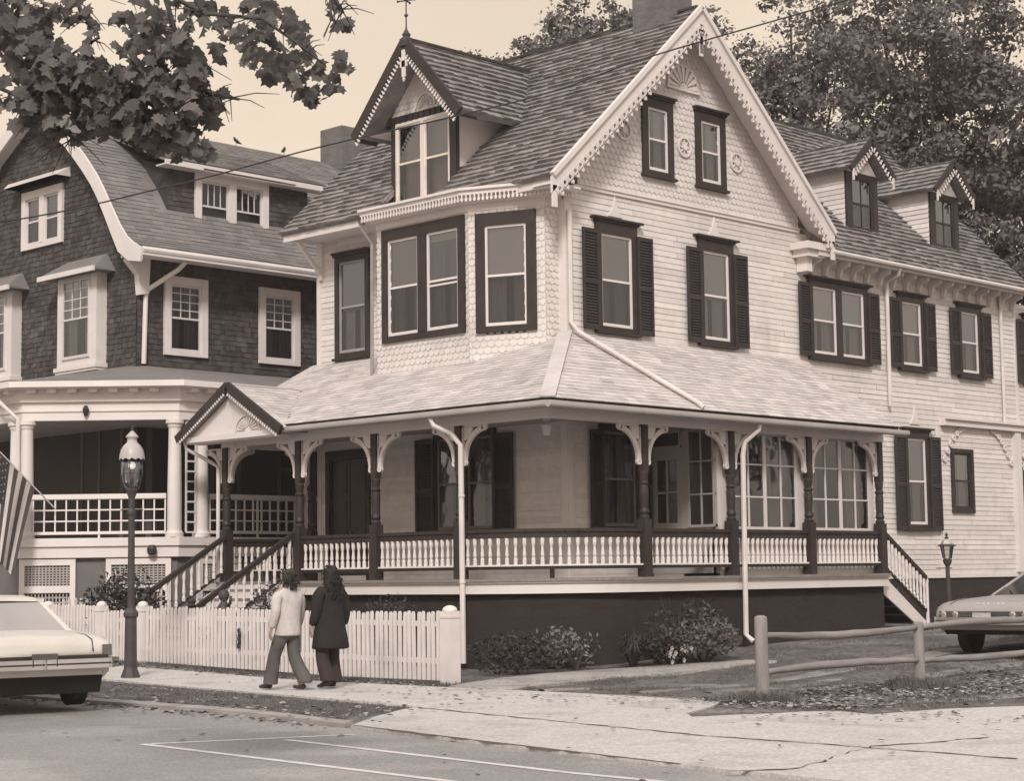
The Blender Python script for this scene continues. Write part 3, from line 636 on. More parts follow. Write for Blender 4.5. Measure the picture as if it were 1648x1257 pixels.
for cx in (10.27, 13.75):
    m = MB(); yv = -.02; e3, a3, hw = 10.62, 11.4, .86; s3 = (a3-e3)/hw; xr = lambda z: z-wz0+wy0   # y where wing roof reaches z
    for sg in (-1, 1):
        slab(m, [(cx, yv, a3), (cx+sg*hw, yv, e3), (cx+sg*hw, xr(e3), e3), (cx, xr(a3), a3)], .07)
        shingles(m, (cx+sg*(hw+.02), yv-.01, e3-.01), (0, 1, 0), (-sg, 0, s3), lambda v: (0, xr(e3+v*s3/math.hypot(1, s3))-yv), hw*math.hypot(1, s3)+.02, .18, .2, .045)
    dd = m.build('small_dormer', shakem, A, fix=False)
    F3 = frame((cx, .3), (1, 0), (0, -1))
    for sg in (-1, 1):
        m = MB(); y0 = .3; FS = frame((cx+sg*.62, .3), (0, 1), (sg, 0))
        clap(m, FS, lambda z: (max(0, 0 if z > 9.3 else 0), max(0, xr(z)-.3)+.02), 9.3, 10.68, (), .115, .02)
        m.build('dormer_cheek', clapm, dd, fix=False)
    m = MB(); m.prism(F3, [(-.62, 10.62), (.62, 10.62), (0, 11.25)], .0, .03); m.build('gable_panel', white, dd)
    m = MB(); m.fb(F3, -.62, -.44, -.02, .05, 9.2, 10.62); m.fb(F3, .44, .62, -.02, .05, 9.2, 10.62); m.fb(F3, -.44, .44, -.02, .05, 10.5, 10.62); m.fb(F3, -.44, .44, -.02, .05, 9.2, 9.3)
    for sg in (-1, 1):
        a_ = Vector((cx, yv-.03, a3-.03)); b_ = Vector((cx+sg*(hw+.03), yv-.03, e3-.05)); m.beam(a_, b_, .05, .13, up=Vector((0, 1, 0)).cross(b_-a_).normalized())
    m.build('dormer_frame', trimd, dd)
    m = MB()
    for sg in (-1, 1):
        d = Vector((sg, 0, -s3)).normalized(); a_ = Vector((cx, yv-.05, a3-.16)); drops(m, a_+d*.05, a_+d*1.12, Vector((-sg*s3, 0, -1)), (0, -1, 0), .11, .13); m.box((cx+sg*.80-.02, yv-.06, e3-.30), (cx+sg*.80+.03, yv-.03, e3-.04))
    build_split(m, 'verge_lace', white, dd, .02)
    window(A, F3, cx*0-.42, .42, 9.32, 10.5, cas=.01, head=.0, sash=trimd, hood=0, proud=.04, shade=.0, curtain=False, sillh=.01, munt=((2, 1), (2, 1)), name='dormer_window')
    m = MB(); m.fb(F3, -.38, .38, -.15, -.13, 9.3, 10.5); m.build('drawn_shade', mat('dormer_shade2', .17, .9, .1, 2), dd)
# foundation of the wing
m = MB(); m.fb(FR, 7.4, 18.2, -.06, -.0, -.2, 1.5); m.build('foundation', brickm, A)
m = MB()   # downspouts on the wing
m.tube([(10.55, -.5, 8.40), (10.6, -.42, 8.25), (10.62, -.09, 8.1), (10.60, -.09, 5.3)], .045, 8); m.build('downspout', gutw, A)
m = MB(); m.tube([(15.6, -.09, 8.3), (15.6, -.09, 5.1)], .04, 8); m.build('downspout', gutw, A)
# side entry at the far end: header, posts, lace
m = MB(); m.fb(FR, 12.76, 17.6, 0, .16, 4.98, 5.12); m.fb(FR, 12.76, 17.6, .0, .22, 5.12, 5.16)
m.fb(FR, 16.02, 16.3, 0, .12, 1.55, 4.98)
m.build('entry_header', white, A)
m = MB(); m.fb(FR, 16.36, 16.45, 0, .06, 1.6, 4.3); m.build('entry_jamb', trimd, A)
m = MB()
for x0, sg in ((12.8, 1), (16.0, -1), (16.32, 1)):
    for i in range(7):
        t = i/6; a = x0+sg*(.08+t*.85); z = 4.95-(1-t)**1.6*.75
        m.fb(FR, min(a, a+sg*.018), max(a, a+sg*.018), .03, .06, z, z+.1)
        for j in range(8):
            t0, t1 = 2*math.pi*j/8, 2*math.pi*(j+1)/8
            m.prism(FR, [(a+math.cos(u_)*r, z+math.sin(u_)*r) for u_, r in ((t0, .075), (t1, .075), (t1, .035), (t0, .035))], .03, .07)
build_split(m, 'entry_lace', white, A, .12)
# =================================================================== the porch
PZ = 1.57            # deck level
def pline(off=0.0, n=16):
    """line of the porch edge, going from the entrance side round the curved corner; off = outwards"""
    p = [Vector((-2.3-off, 7.3)), Vector((-2.3-off, .45))]
    for i in range(1, n): t = math.pi/2*i/n; p.append(Vector((.15-(2.45+off)*math.cos(t), .45-(2.15+off)*math.sin(t))))
    p += [Vector((.15, -1.7-off)), Vector((7.62, -1.7-off))]
    return p
def strip(m, pts, off0, off1, z0, z1, mi=0):
    """wall-like strip following the porch line between two offsets"""
    a = pline(off0); b = pline(off1)
    for i in range(len(a)-1):
        m.hexa([(a[i].x, a[i].y, z0), (a[i+1].x, a[i+1].y, z0), (b[i+1].x, b[i+1].y, z0), (b[i].x, b[i].y, z0), (a[i].x, a[i].y, z1), (a[i+1].x, a[i+1].y, z1), (b[i+1].x, b[i+1].y, z1), (b[i].x, b[i].y, z1)], mi)
m = MB()
o = pline(.22); top = [(p.x, p.y, PZ) for p in o]+[(7.62, 0, PZ), (0, 0, PZ), (0, 7.3, PZ)]
n = len(top); m.add(top+[(x, y, z-.05) for x, y, z in top], [tuple(range(n)), tuple(range(2*n-1, n-1, -1))]+[(i, (i+1) % n, n+(i+1) % n, n+i) for i in range(n)])
floor_ = m.build('porch_floor', deckm, A)
m = MB(); strip(m, None, .12, .15, 1.31, 1.51); strip(m, None, .12, .19, 1.49, 1.518)
m.box((7.59, -1.84, 1.31), (7.63, 0, 1.51)); m.box((-2.44, 7.27, 1.31), (0, 7.31, 1.51)); m.build('porch_fascia', white, A)
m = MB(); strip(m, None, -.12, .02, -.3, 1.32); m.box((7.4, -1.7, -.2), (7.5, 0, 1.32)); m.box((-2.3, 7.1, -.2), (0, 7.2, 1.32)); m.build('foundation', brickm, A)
# ---- porch roof
ez_, tz = 4.55, 6.10; pr2, pr1 = 2.2, 2.83
sR, sL = (tz-ez_)/pr2, (tz-ez_)/pr1
m = MB()
slab(m, [(-pr1, -pr2, ez_), (7.65, -pr2, ez_), (7.38, 0, tz), (0, 0, tz)], .07, 0, 1)
slab(m, [(-pr1, -pr2, ez_), (0, 0, tz), (0, 7.3, tz), (-pr1, 7.5, ez_)], .07, 0, 1)
m.add([(7.65, -pr2, ez_), (7.38, 0, tz), (7.75, 0, ez_)], [(0, 1, 2)])
m.add([(-pr1, 7.5, ez_), (0, 7.3, tz), (0, 8.2, ez_)], [(0, 1, 2)])
L2 = math.hypot(pr2, tz-ez_)
shingles(m, (0, -pr2-.03, ez_-.0), (1, 0, 0), (0, 1, sR), lambda v: (-pr1*(1-v/L2)-.01, 7.65-.27*v/L2), L2+.03, .125, .30, .012, rag=.002)
L1 = math.hypot(pr1, tz-ez_)
def inporch(p):   # cut away where the entry gable covers the roof
    h = 5.42-.58*abs(p.y-6.2)
    return not (abs(p.y-6.2) < 1.62 and p.z < h-.02)
shingles(m, (-pr1-.03, 0, ez_), (0, 1, 0), (1, 0, sL), lambda v: (-pr2*(1-v/L1)-.01, 7.5-.2*v/L1), L1+.03, .125, .30, .012, keep=inporch, rag=.002)
proof = m.build('porch_roof', [asphsh, edgem], A, fix=False)
m = MB(); m.beam((-pr1, -pr2, ez_+.02), (0, 0, tz+.02), .26, .025); m.build('hip_cap', asphsh, proof)
m = MB(); gx, gy, gz = pr1+.06, pr2+.06, ez_-.105
for a_, b_ in (((-gx, 4.62, gz), (-gx, -gy, gz)), ((-gx, -gy, gz), (7.85, -gy, gz-.02))):
    d = (Vector(b_)-Vector(a_)).normalized(); s_ = Vector((0, 0, 1)).cross(d)
    if s_.dot(Vector((1, 1, 0))) < 0: s_ = -s_     # towards house
    prof = [(-.065+.065*(1-math.cos(t)), -.06*math.sin(t)-.0) for t in [math.pi*i/6 for i in range(7)]]
    prof = [(-.065, .055)]+[(x, z) for x, z in prof]+[(.065, .055)]
    A_ = [Vector(a_)+s_*x+Vector((0, 0, z)) for x, z in prof]; B_ = [Vector(b_)+s_*x+Vector((0, 0, z)) for x, z in prof]; k = len(prof)
    m.add(A_+B_, [(i, i+1, k+i+1, k+i) for i in range(k-1)]+[tuple(range(k)), tuple(range(2*k-1, k-1, -1))])
m.build('gutter', gutm, proof, fix=False)
m = MB()   # long pipe laid over the roof, from the wall corner down to the gutter
m.tube([(.06, -.10, 8.4), (.06, -.10, 6.28), (.14, -.2, 6.10), (1.18, -2.14, 4.70), (1.22, -2.24, 4.60)], .045, 8); m.build('downspout', gutw, A)
m = MB(); m.tube([(-2.86, .62, 4.42), (-2.83, .55, 4.26), (-2.62, .33, 4.12), (-2.52, .2, 3.9), (-2.52, .19, .12)], .05, 8)
for z in (1.5, 3.0): m.lathe((-2.52, .19, z), [(.06, 0), (.06, .04)], 8)
m.build('downspout', gutw, A)
m = MB(); m.tube([(2.92, -2.22, 4.42), (2.92, -2.18, 4.28), (2.72, -2.0, 4.05), (2.70, -1.97, 3.8), (2.66, -1.97, .48), (2.70, -2.1, .36)], .05, 8); m.build('downspout', gutw, A)
# ceiling, beam
m = MB(); m.add([(-2.75, -2.1, 4.44), (7.6, -2.1, 4.44), (7.6, 0, 4.44), (0, 0, 4.44), (0, 7.4, 4.44), (-2.75, 7.4, 4.44)], [(0, 1, 2, 3, 4, 5)]); m.build('porch_ceiling', ceil, A, fix=False)
m = MB(); m.box((-2.37, -1.78, 4.27), (-2.23, 7.35, 4.44)); m.box((-2.23, -1.78, 4.27), (7.7, -1.63, 4.44)); m.box((-2.23, 7.18, 4.27), (0, 7.33, 4.44))
m.build('porch_beam', white, A)
# ---- posts with brackets
def bracket(m, F, sg, a0, zt, hw=.56, hh=.66, w0=-.02, w1=.02):
    def G(a, w, z): return F(a0+sg*a, w, zt-z)
    m.prism(G, [(0, 0), (hw, 0), (hw, .035), (0, .035)], w0, w1)
    m.prism(G, [(0, .0), (.045, .0), (.045, hh), (0, hh)], w0, w1)
    pts = []
    for i in range(9):
        t = i/8; x = (1-t)**2*.05+2*t*(1-t)*.10+t*t*(hw-.02); z = (1-t)**2*(hh-.02)+2*t*(1-t)*.16+t*t*.06; pts.append((x, z))
    m.ribbon(G, pts, [.095, .09, .085, .08, .08, .08, .085, .09, .11], w0-.008, w1+.008)
    n_ = 7; r = .235
    m.prism(G, [(.03, .03)]+[(.03+r*math.cos(math.pi/2*i/n_), .03+r*math.sin(math.pi/2*i/n_)) for i in range(n_+1)], w0, w1)
    m.prism(G, [(hw-.04, 0), (hw+.05, 0), (hw+.06, .07), (hw+.01, .11), (hw-.06, .08)], w0-.008, w1+.008)
    for j in range(8):
        t0, t1 = 2*math.pi*j/8, 2*math.pi*(j+1)/8
        m.prism(G, [(.055+math.cos(t)*q, hh+.0+math.sin(t)*q) for t, q in ((t0, .06), (t1, .06), (t1, .018), (t0, .018))], w0-.01, w1+.01)
def post(x, y, brs, zb=PZ, zt=4.27, half=False):
    m = MB(); a = .095
    m.box((x-a, y-a, zb-.02), (x+a, y+a, zb+1.02))
    m.box((x-.07, y-.07, 3.45), (x+.07, y+.07, zt))
    m.lathe((x, y, 0), [(.09, zb+1.02), (.10, zb+1.06), (.07, zb+1.10), (.095, zb+1.15), (.075, zb+1.22), (.085, zb+1.5), (.075, zb+1.62), (.095, zb+1.66), (.07, zb+1.70), (.085, 3.38), (.09, 3.42), (.07, 3.46)], 12)
    p = m.build('post', trimd, A)
    for ux, uy in brs:
        F = frame((x, y), (ux, uy), (uy, -ux)); b = MB(); bracket(b, F, 1, .07, zt); b.build('bracket', white, p)
    return p
LP = [.45, 2.7, 4.92, 7.25]; RP = [.15, 2.65, 5.12, 7.6]
for y in LP: post(-2.3, y, [(0, 1), (0, -1)] if y != 7.25 else [(0, -1), (0, 1), (1, 0)])
for x in RP: post(x, -1.7, [(1, 0), (-1, 0)] if x < 7 else [(-1, 0)])
post(-.12, 7.22, [(-1, 0)])
# ---- railings
def railing(pts, z=PZ, name='railing', back=None, step=.15):
    """pts: plan polyline; top rail, sill, balusters"""
    m = MB()
    for a, b in zip(pts[:-1], pts[1:]):
        a = Vector(a); b = Vector(b)
        for wx, z0, z1 in ((.11, z+.80, z+.86), (.06, z+.70, z+.80), (.05, z+.155, z+.21)):
            m.beam((a.x, a.y, (z0+z1)/2), (b.x, b.y, (z0+z1)/2), wx, z1-z0)
    r = m.build(name, trimd, A)
    m = MB()
    for a, b in zip(pts[:-1], pts[1:]): m.beam((a[0], a[1], z+.225), (b[0], b[1], z+.225), .10, .03)
    m.build('sill', white, r)
    m = MB(); tot = sum((Vector(b)-Vector(a)).length for a, b in zip(pts[:-1], pts[1:])); k = int(round(tot/step)); acc = 0; i = 0; seg = 0
    for j in range(k):
        s = (j+.5)*tot/k; acc = 0
        for a, b in zip(pts[:-1], pts[1:]):
            l_ = (Vector(b)-Vector(a)).length
            if acc+l_ >= s: p = Vector(a).lerp(Vector(b), (s-acc)/l_); break
            acc += l_
        m.lathe((p[0], p[1], z+.24), [(.036, 0), (.036, .10), (.022, .12), (.034, .16), (.026, .24), (.020, .30), (.030, .34), (.036, .37), (.036, .46)], 8)
    m.build('balusters', white, r)
    return r
V2 = Vector
railing([V2((-2.3, .56)), V2((-2.3, 2.6))]); railing([V2((-2.3, 2.8)), V2((-2.3, 4.82))])
cor = pline(0)[1:-1]; cor[0] = V2((-2.3, .36)); cor[-1] = V2((.05, -1.7))
railing(cor, step=.155)
m = MB(); q = pline(0)[9]; m.box((q.x-.03, q.y-.03, PZ), (q.x+.03, q.y+.03, PZ+.16)); m.build('rail_foot', trimd, A)
railing([V2((.25, -1.7)), V2((2.55, -1.7))]); railing([V2((2.75, -1.7)), V2((5.02, -1.7))]); railing([V2((5.22, -1.7)), V2((7.5, -1.7))])
railing([V2((-2.2, 7.25)), V2((-.2, 7.25))])
# ---- enclosed end of the porch (glazed)
FW = frame((0, -1.55), (1, 0), (0, -1)); FX = frame((2.35, 0), (0, -1), (-1, 0))   # a runs from the wall outwards
sunw = mat('porch_window_paint', .60, .6, .05, 2)
m = MB()
m.fb(FW, 2.35, 7.62, -.06, .0, PZ, 2.44); m.fb(FW, 2.35, 7.62, -.06, 0, 4.30, 4.44); m.fb(FW, 2.35, 2.86, -.06, 0, 2.44, 4.3); m.fb(FW, 4.92, 5.38, -.06, 0, 2.44, 4.3); m.fb(FW, 7.44, 7.62, -.06, 0, 2.44, 4.3)
m.box((7.56, -1.49, PZ), (7.62, 0, 4.44))
m.build('sun_porch_wall', sunw, A)
def grid(name, F, a0, a1, z0, z1, cols, rows, wide=(), parent=A, fw=.05, behind=None, mt=None):
    m = MB(); m.fb(F, a0, a0+fw, -.04, .03, z0, z1); m.fb(F, a1-fw, a1, -.04, .03, z0, z1); m.fb(F, a0, a1, -.04, .032, z0, z0+fw); m.fb(F, a0, a1, -.04, .032, z1-fw, z1)
    for i in range(1, cols):
        a = a0+(a1-a0)*i/cols; h = .045 if i in wide else .016; m.fb(F, a-h, a+h, -.03, .024, z0, z1)
    for i in range(1, rows):
        z = z0+(z1-z0)*i/rows; m.fb(F, a0, a1, -.02, .02, z-.014, z+.014)
    o = m.build(name, mt or sunw, parent)
    q = MB(); pane(q, F, a0, a1, 0, z0, z1); q.build('pane', screen, o, fix=False)
    return o
grid('porch_window', FW, 2.86, 4.92, 2.44, 4.30, 4, 3, (2,)); grid('porch_window', FW, 5.38, 7.44, 2.44, 4.30, 4, 3, (2,))
dimw = mat('porch_paint_shaded', .30, .6, .05, 2)  # white window paint darkened, porch shade put into the colour
m = MB(); m.fb(FX, 0, 1.6, -.05, 0, PZ, 1.62); m.fb(FX, 0, .04, -.05, 0, PZ, 4.44); m.fb(FX, .78, .92, -.05, 0, PZ, 4.44); m.fb(FX, .92, 1.6, -.05, 0, PZ, 2.48); m.fb(FX, 0, 1.6, -.05, 0, 4.34, 4.44); m.fb(FX, .04, .78, -.05, .0, 3.92, 4.0)
m.build('sun_porch_wall', dimw, A)
grid('porch_window', FX, .92, 1.58, 2.48, 4.34, 2, 3, (), mt=dimw); grid('transom', FX, .04, .78, 4.0, 4.34, 1, 1, mt=dimw)
m = MB(); m.fb(FX, .04, .16, -.045, .01, 1.62, 3.92); m.fb(FX, .66, .78, -.045, .01, 1.62, 3.92); m.fb(FX, .16, .66, -.045, .01, 3.78, 3.92); m.fb(FX, .16, .66, -.045, .01, 2.42, 2.58); m.fb(FX, .16, .66, -.045, .01, 1.62, 1.78)
m.fb(FX, .39, .43, -.04, .012, 2.58, 3.78); m.fb(FX, .16, .66, -.04, .012, 3.14, 3.18); m.fb(FX, .16, .66, -.05, -.02, 1.78, 2.42)
dr = m.build('door', dimw, A); m = MB(); pane(m, FX, .16, .66, -.01, 2.58, 3.78); m.build('pane', glass, dr, fix=False)
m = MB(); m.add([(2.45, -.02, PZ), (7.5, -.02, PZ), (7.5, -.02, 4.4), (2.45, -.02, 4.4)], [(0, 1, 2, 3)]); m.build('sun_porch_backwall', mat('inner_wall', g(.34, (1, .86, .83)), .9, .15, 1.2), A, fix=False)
m = MB()
for (c0, c1) in ((2.9, 3.35), (4.3, 4.9), (5.5, 5.9), (6.9, 7.4)):
    k_ = 16; lo = []; hi = []
    for i in range(k_+1):
        t = c0+(c1-c0)*i/k_; w = -.22+.025*math.sin(i*1.7); lo.append(FW(t, w, 2.45)); hi.append(FW(t, w, 4.28))
    m.add(lo+hi, [(i, i+1, k_+2+i, k_+1+i) for i in range(k_)])
m.build('porch_curtain', mat('dim_curtain', .34, .9, .1, 2), A, smooth=True, fix=False)
# ---- front door
m = MB(); m.fb(FL, 5.45, 5.56, 0, .07, PZ, 4.25); m.fb(FL, 6.72, 6.84, 0, .07, PZ, 4.25); m.fb(FL, 5.56, 6.72, 0, .07, 4.08, 4.25)
dc = m.build('door_frame', trimd, A)
m = MB()
for a in (5.57, 6.15):
    m.fb(FL, a, a+.56, -.08, -.03, 1.6, 4.07)
    for z0, z1 in ((1.75, 2.35), (2.5, 3.2), (3.35, 3.95)): m.fb(FL, a+.1, a+.46, -.03, -.015, z0, z1)
dd = m.build('door', mat('dark_door', g(.05, (1, .8, .78)), .4, .2, 2), A); m = MB(); m.lathe((-.0, 6.12, 2.55), [(.02, -.03), (.035, 0), (.02, .03)], 8); m.build('handle', mat('brass', (.4, .32, .2, 1), .3, .1, 3, metal=1), dd)
# ---- entry gable over the steps
m = MB(); ye, hw, zr, ze, xf = 6.2, 1.62, 5.42, 4.48, -3.05; s5 = (zr-ze)/hw; xl = lambda z: (z-tz)/sL
for sg in (-1, 1):
    slab(m, [(xf, ye, zr), (xf, ye+sg*hw, ze), (xl(ze)+.05, ye+sg*hw, ze), (xl(zr)+.08, ye, zr)], .05, 0, 1)
    shingles(m, (xf-.02, ye+sg*(hw+.02), ze-.01), (1, 0, 0), (0, -sg, s5), lambda v: (0, xl(ze+v*s5/math.hypot(1, s5))-xf+.04), hw*math.hypot(1, s5)+.03, .125, .30, .012, rag=.002)
eg = m.build('entry_gable', [asphsh, edgem], A, fix=False)
m = MB()
for sg in (-1, 1):
    a_ = Vector((xf-.03, ye, zr-.03)); b_ = Vector((xf-.03, ye+sg*(hw+.05), ze-.06)); m.beam(a_, b_, .07, .19, up=Vector((1, 0, 0)).cross(b_-a_).normalized())
m.build('verge_board', trimd, eg)
FP = frame((xf+.10, 0), (0, 1), (-1, 0))
m = MB(); m.prism(FP, [(ye-1.40, 4.46), (ye+1.40, 4.46), (ye, zr-.16)], -.02, .0); m.fb(FP, ye-1.46, ye+1.46, 0, .05, 4.36, 4.47)
for j in range(11):
    t0, t1 = math.pi*j/11, math.pi*(j+1)/11; c0 = ye-.5
    m.prism(FP, [(c0+math.cos(t)*r, 4.50+math.sin(t)*r*.8) for t, r in ((t0, .40), (t1, .40), (t1, .36), (t0, .36))], 0, .03); m.prism(FP, [(c0+math.cos(t)*r, 4.50+math.sin(t)*r*.8) for t, r in ((t0+.06, .32), (t1-.06, .32), ((t0+t1)/2, .10))], 0, .03)
m.fb(FP, ye-1.46, ye+1.46, -.35, 0, 4.33, 4.36)
for sg in (-1, 1): m.add([(xf, ye, zr-.08), (xf, ye+sg*hw, ze-.08), (-2.3, ye+sg*hw, ze-.08), (-2.3, ye, zr-.08)], [(0, 1, 2, 3)])
m.build('gable_panel', white, eg)
m = MB()
for sg in (-1, 1):
    d = Vector((0, sg, -s5)).normalized(); a_ = Vector((xf-.06, ye, zr-.13)); drops(m, a_+d*.06, a_+d*(hw*math.hypot(1, s5)), Vector((0, -sg*s5, -1)), (-1, 0, 0), .075, .055)
build_split(m, 'verge_lace', white, eg, .06)
m = MB(); m.tube([(-2.95, 7.8, 4.42), (-2.93, 7.75, 4.25), (-2.5, 7.5, 3.98), (-2.4, 7.40, 3.88), (-2.4, 7.40, 1.3)], .04, 8); m.build('downspout', gutw, A)
# ---- front steps
def steps(name, x0, x1, y0, y1, zt, zb, n, side):
    m = MB(); mt_ = MB(); dx = (x1-x0)/n; dz = (zt-zb)/(n)
    for i in range(n):
        xa = x0+dx*i; z = zt-dz*(i+1)
        mt_.box((xa-.02*(1 if dx > 0 else -1), y0, z), (xa+dx+.03*(1 if dx > 0 else -1), y1, z+.035)); m.box((xa-.01, y0+.03, z+.035), (xa+.01, y1-.03, z+dz))
    st = mt_.build(name, deckm, A); m.build('risers', trimd if side else white, st)
    m = MB()
    for y in (y0-.0, y1+.0):
        F = frame((0, y), (1, 0), (0, -1)); s = 1 if dx > 0 else -1; pl = [(x0, zt-.02)]
        for i in range(n): pl += [(x0+dx*(i+.75), zt-dz*i-.02 if False else zt-dz*(i+1)+.02), ]
        m.prism(F, [(x0, zt-.04), (x1+dx*.2, zb+.02), (x1+dx*.2, zb-.12), (x1-dx*.6, zb-.12), (x0, zt-.42)], -.02, .02)
    build_split(m, 'stringer', white, st)
    return st
def stair_rail(x0, z0, x1, z1, y, st, n, dark=True):
    m = MB(); m.beam((x0, y, z0+.84), (x1, y, z1+.84), .10, .085); m.beam((x0, y, z0+.16), (x1, y, z1+.16), .05, .05)
    r = m.build('handrail', trimd, st); m = MB()
    for i in range(n):
        t = (i+.5)/n; x = x0+(x1-x0)*t; z = z0+(z1-z0)*t
        m.lathe((x, y, z+.17), [(.034, 0), (.034, .08), (.022, .11), (.032, .16), (.022, .38), (.034, .46), (.034, .66)], 8)
    m.build('balusters', white, st)
st = steps('front_steps', -2.5, -4.75, 5.05, 7.12, PZ, .16, 8, 0)
for y in (5.0, 7.17): stair_rail(-2.4, PZ+.06, -4.75, .22, y, st, 13)
m = MB()
for y in (5.0, 7.17): m.box((-4.83, y-.06, .1), (-4.71, y+.06, 1.12)); m.lathe((-4.77, y, 1.12), [(.05, 0), (.08, .03), (.06, .06), (.07, .11), (.03, .16)], 8)
build_split(m, 'newel_post', trimd, st)
st = steps('side_steps', 7.68, 9.25, -1.66, -.5, PZ, .50, 6, 1)
stair_rail(7.65, PZ+.0, 9.2, .62, -1.72, st, 12)
m = MB(); m.lathe((9.25, -1.72, .45), [(.035, 0), (.035, .9), (.045, .95), (.02, 1.0)], 8); m.build('newel_post', white, st)
# porch lamp
t = thing('porch_lamp', 'small white glass lamp hanging from the porch ceiling near the corner', 'lamp', (-.85, -.3, 4.3))
m = MB(); m.lathe((-.85, -.3, 4.38), [(.07, 0), (.07, .06)], 10); m.lathe((-.85, -.3, 4.30), [(.02, 0), (.02, .09)], 8); m.build('mount', white, t)
m = MB(); m.lathe((-.85, -.3, 4.12), [(.05, 0), (.08, .03), (.085, .10), (.12, .17), (.11, .2)], 12); m.build('lamp_shade', mat('opal_glass', .75, .3, .02, 2), t, smooth=True)
# =================================================================== ground, road, pavement
def coords(lo, hi, a, b, st):
    c = []; v = a; s = st
    while v > lo: v -= s; s *= 1.25; c.append(max(v, lo))
    c = c[::-1]; v = a
    while v < b: c.append(v); v += st
    s = st
    while v < hi: c.append(v); v += s; s *= 1.25
    c.append(hi); return sorted(set(round(q, 3) for q in c))
xs_ = coords(-300, 400, -16, 16, .5); ys_ = coords(-300, 400, -20, 20, .5)
def road_edge(y):       # kerb line of the street
    pts = [(-60, -14.5), (-40, -13.9), (-16, -13.0), (-13, -12.7), (-10, -12.15), (-7.5, -11.62), (-5, -11.12), (-2.2, -11.0), (5, -10.9), (80, -10.8)]
    for (y0, x0), (y1, x1) in zip(pts[:-1], pts[1:]):
        if y0 <= y <= y1: return x0+(x1-x0)*(y-y0)/(y1-y0)
    return pts[0][1] if y < -60 else pts[-1][1]
def gz(x, y):
    z = ground_z(x, y); e = road_edge(y)
    if x < e+.02: return -.10
    if abs(x) < 60 and abs(y) < 60 and x > -6.0: z += .03*(noise.noise(Vector((x*.6, y*.6, 0))))
    return z
m = MB(); nx, ny = len(xs_), len(ys_)
m.v = [(x, y, gz(x, y)-.008) for y in ys_ for x in xs_]
m.f = [(j*nx+i, j*nx+i+1, (j+1)*nx+i+1, (j+1)*nx+i) for j in range(ny-1) for i in range(nx-1)]; m.m = [0]*len(m.f)
grassm = mat('autumn_lawn', .125, .98, .3, 1.2, .8, 14, blot=(.35, .52, 1.5), spec=.1, detail=8, fine=(9, .5))
o = structure(m, 'ground', grassm, fix=False, smooth=True)
roadm = mat('street_asphalt', g(.27, (1, .95, .92)), .9, .10, .5, .5, 120, blot=(.45, .5, 1.3), spec=.25, detail=8, fine=(34, .30))
concm = mat('worn_concrete', g(.50, (1, .94, .90)), .9, .10, .8, .35, 60, blot=(.8, .52, .76), spec=.2, detail=8, fine=(22, .24))
kerbm = mat('kerb_stone', g(.30, (1, .92, .87)), .9, .2, 2, .4, 40)
m = MB(); yy = [-150, -60, -40, -30]+[-26+.5*i for i in range(80)]+[20, 40, 80, 200]; pts = [(road_edge(y), y) for y in yy]
vs = [(x, y, -.022) for x, y in pts]+[(-60, y, -.022) for x, y in pts]; n = len(pts)
m.add(vs, [(i, i+1, n+i+1, n+i) for i in range(n-1)]); structure(m, 'road', roadm, fix=False)
# kerb: beside the verge it stands up, along the driveway it drops flush
m = MB()
for (y0, y1, h) in [(-7.3, 80, .045)]:
    ys2 = [y0+.5*i for i in range(int(40/.5))]+[80]
    for a, b in zip(ys2[:-1], ys2[1:]):
        xa, xb = road_edge(a), road_edge(b)
        m.hexa([(xa-.02, a, -.2), (xa+.13, a, -.2), (xb+.13, b, -.2), (xb-.02, b, -.2), (xa-.02, a, h-.04+.02), (xa+.13, a, h), (xb+.13, b, h), (xb-.02, b, h-.02)])
structure(m, 'kerb', kerbm)
def flat(name, poly, z, mt, skirt=.12):
    m = MB(); n = len(poly); m.add([(x, y, z) for x, y in poly]+[(x, y, z-skirt) for x, y in poly], [tuple(range(n))]+[(i, (i+1) % n, n+(i+1) % n, n+i) for i in range(n)])
    return structure(m, name, mt)
rag = []
for (x, y) in [(-6.2, -3.3), (-6.1, -4.8), (-6.12, -6.1), (-6.2, -7.2), (-6.42, -8.5), (-7.0, -8.85), (-8.1, -9.35), (-8.55, -9.75), (-7.95, -9.95), (-7.6, -10.2), (-7.1, -10.3), (-6.85, -10.6), (-7.1, -11.2), (-5.9, -11.4), (-5.0, -11.9), (-4.8, -14), (-4.6, -40)]:
    rag.append((x+random.uniform(-.06, .06), y))
ap = rag+[(-13.85, -40)]+[(road_edge(y)+.01, y) for y in (-30, -20, -16, -14.5, -13.7, -13, -12, -11, -10, -9, -8, -7.45)]+[(-10.6, -6.7), (-9.55, -6.05), (-9.15, -5.9), (-9.1, -5.2)]
flat('driveway_apron', ap, .012, concm)
m = MB()   # pavement along the fence
ys2 = [-5.3+.7*i for i in range(95)]
def wx(y): return (-9.05+.75*min(max((y+5)/5, 0), 1), -6.22)
for i, (a, b) in enumerate(zip(ys2[:-1], ys2[1:])):
    if i % 2 == 0: c_ = random.uniform(0, .006)
    (a0, a1), (b0, b1) = wx(a), wx(b); g_ = .012 if i % 2 == 0 else 0
    za, zb = ground_z(-7, a)+.016+c_, ground_z(-7, b)+.016+c_
    m.hexa([(a0, a+g_, za-.1), (a1, a+g_, za-.1), (b1, b, zb-.1), (b0, b, zb-.1), (a0, a+g_, za), (a1, a+g_, za), (b1, b, zb), (b0, b, zb)])
structure(m, 'pavement', concm)
m = MB()   # garden path beside the porch foundation
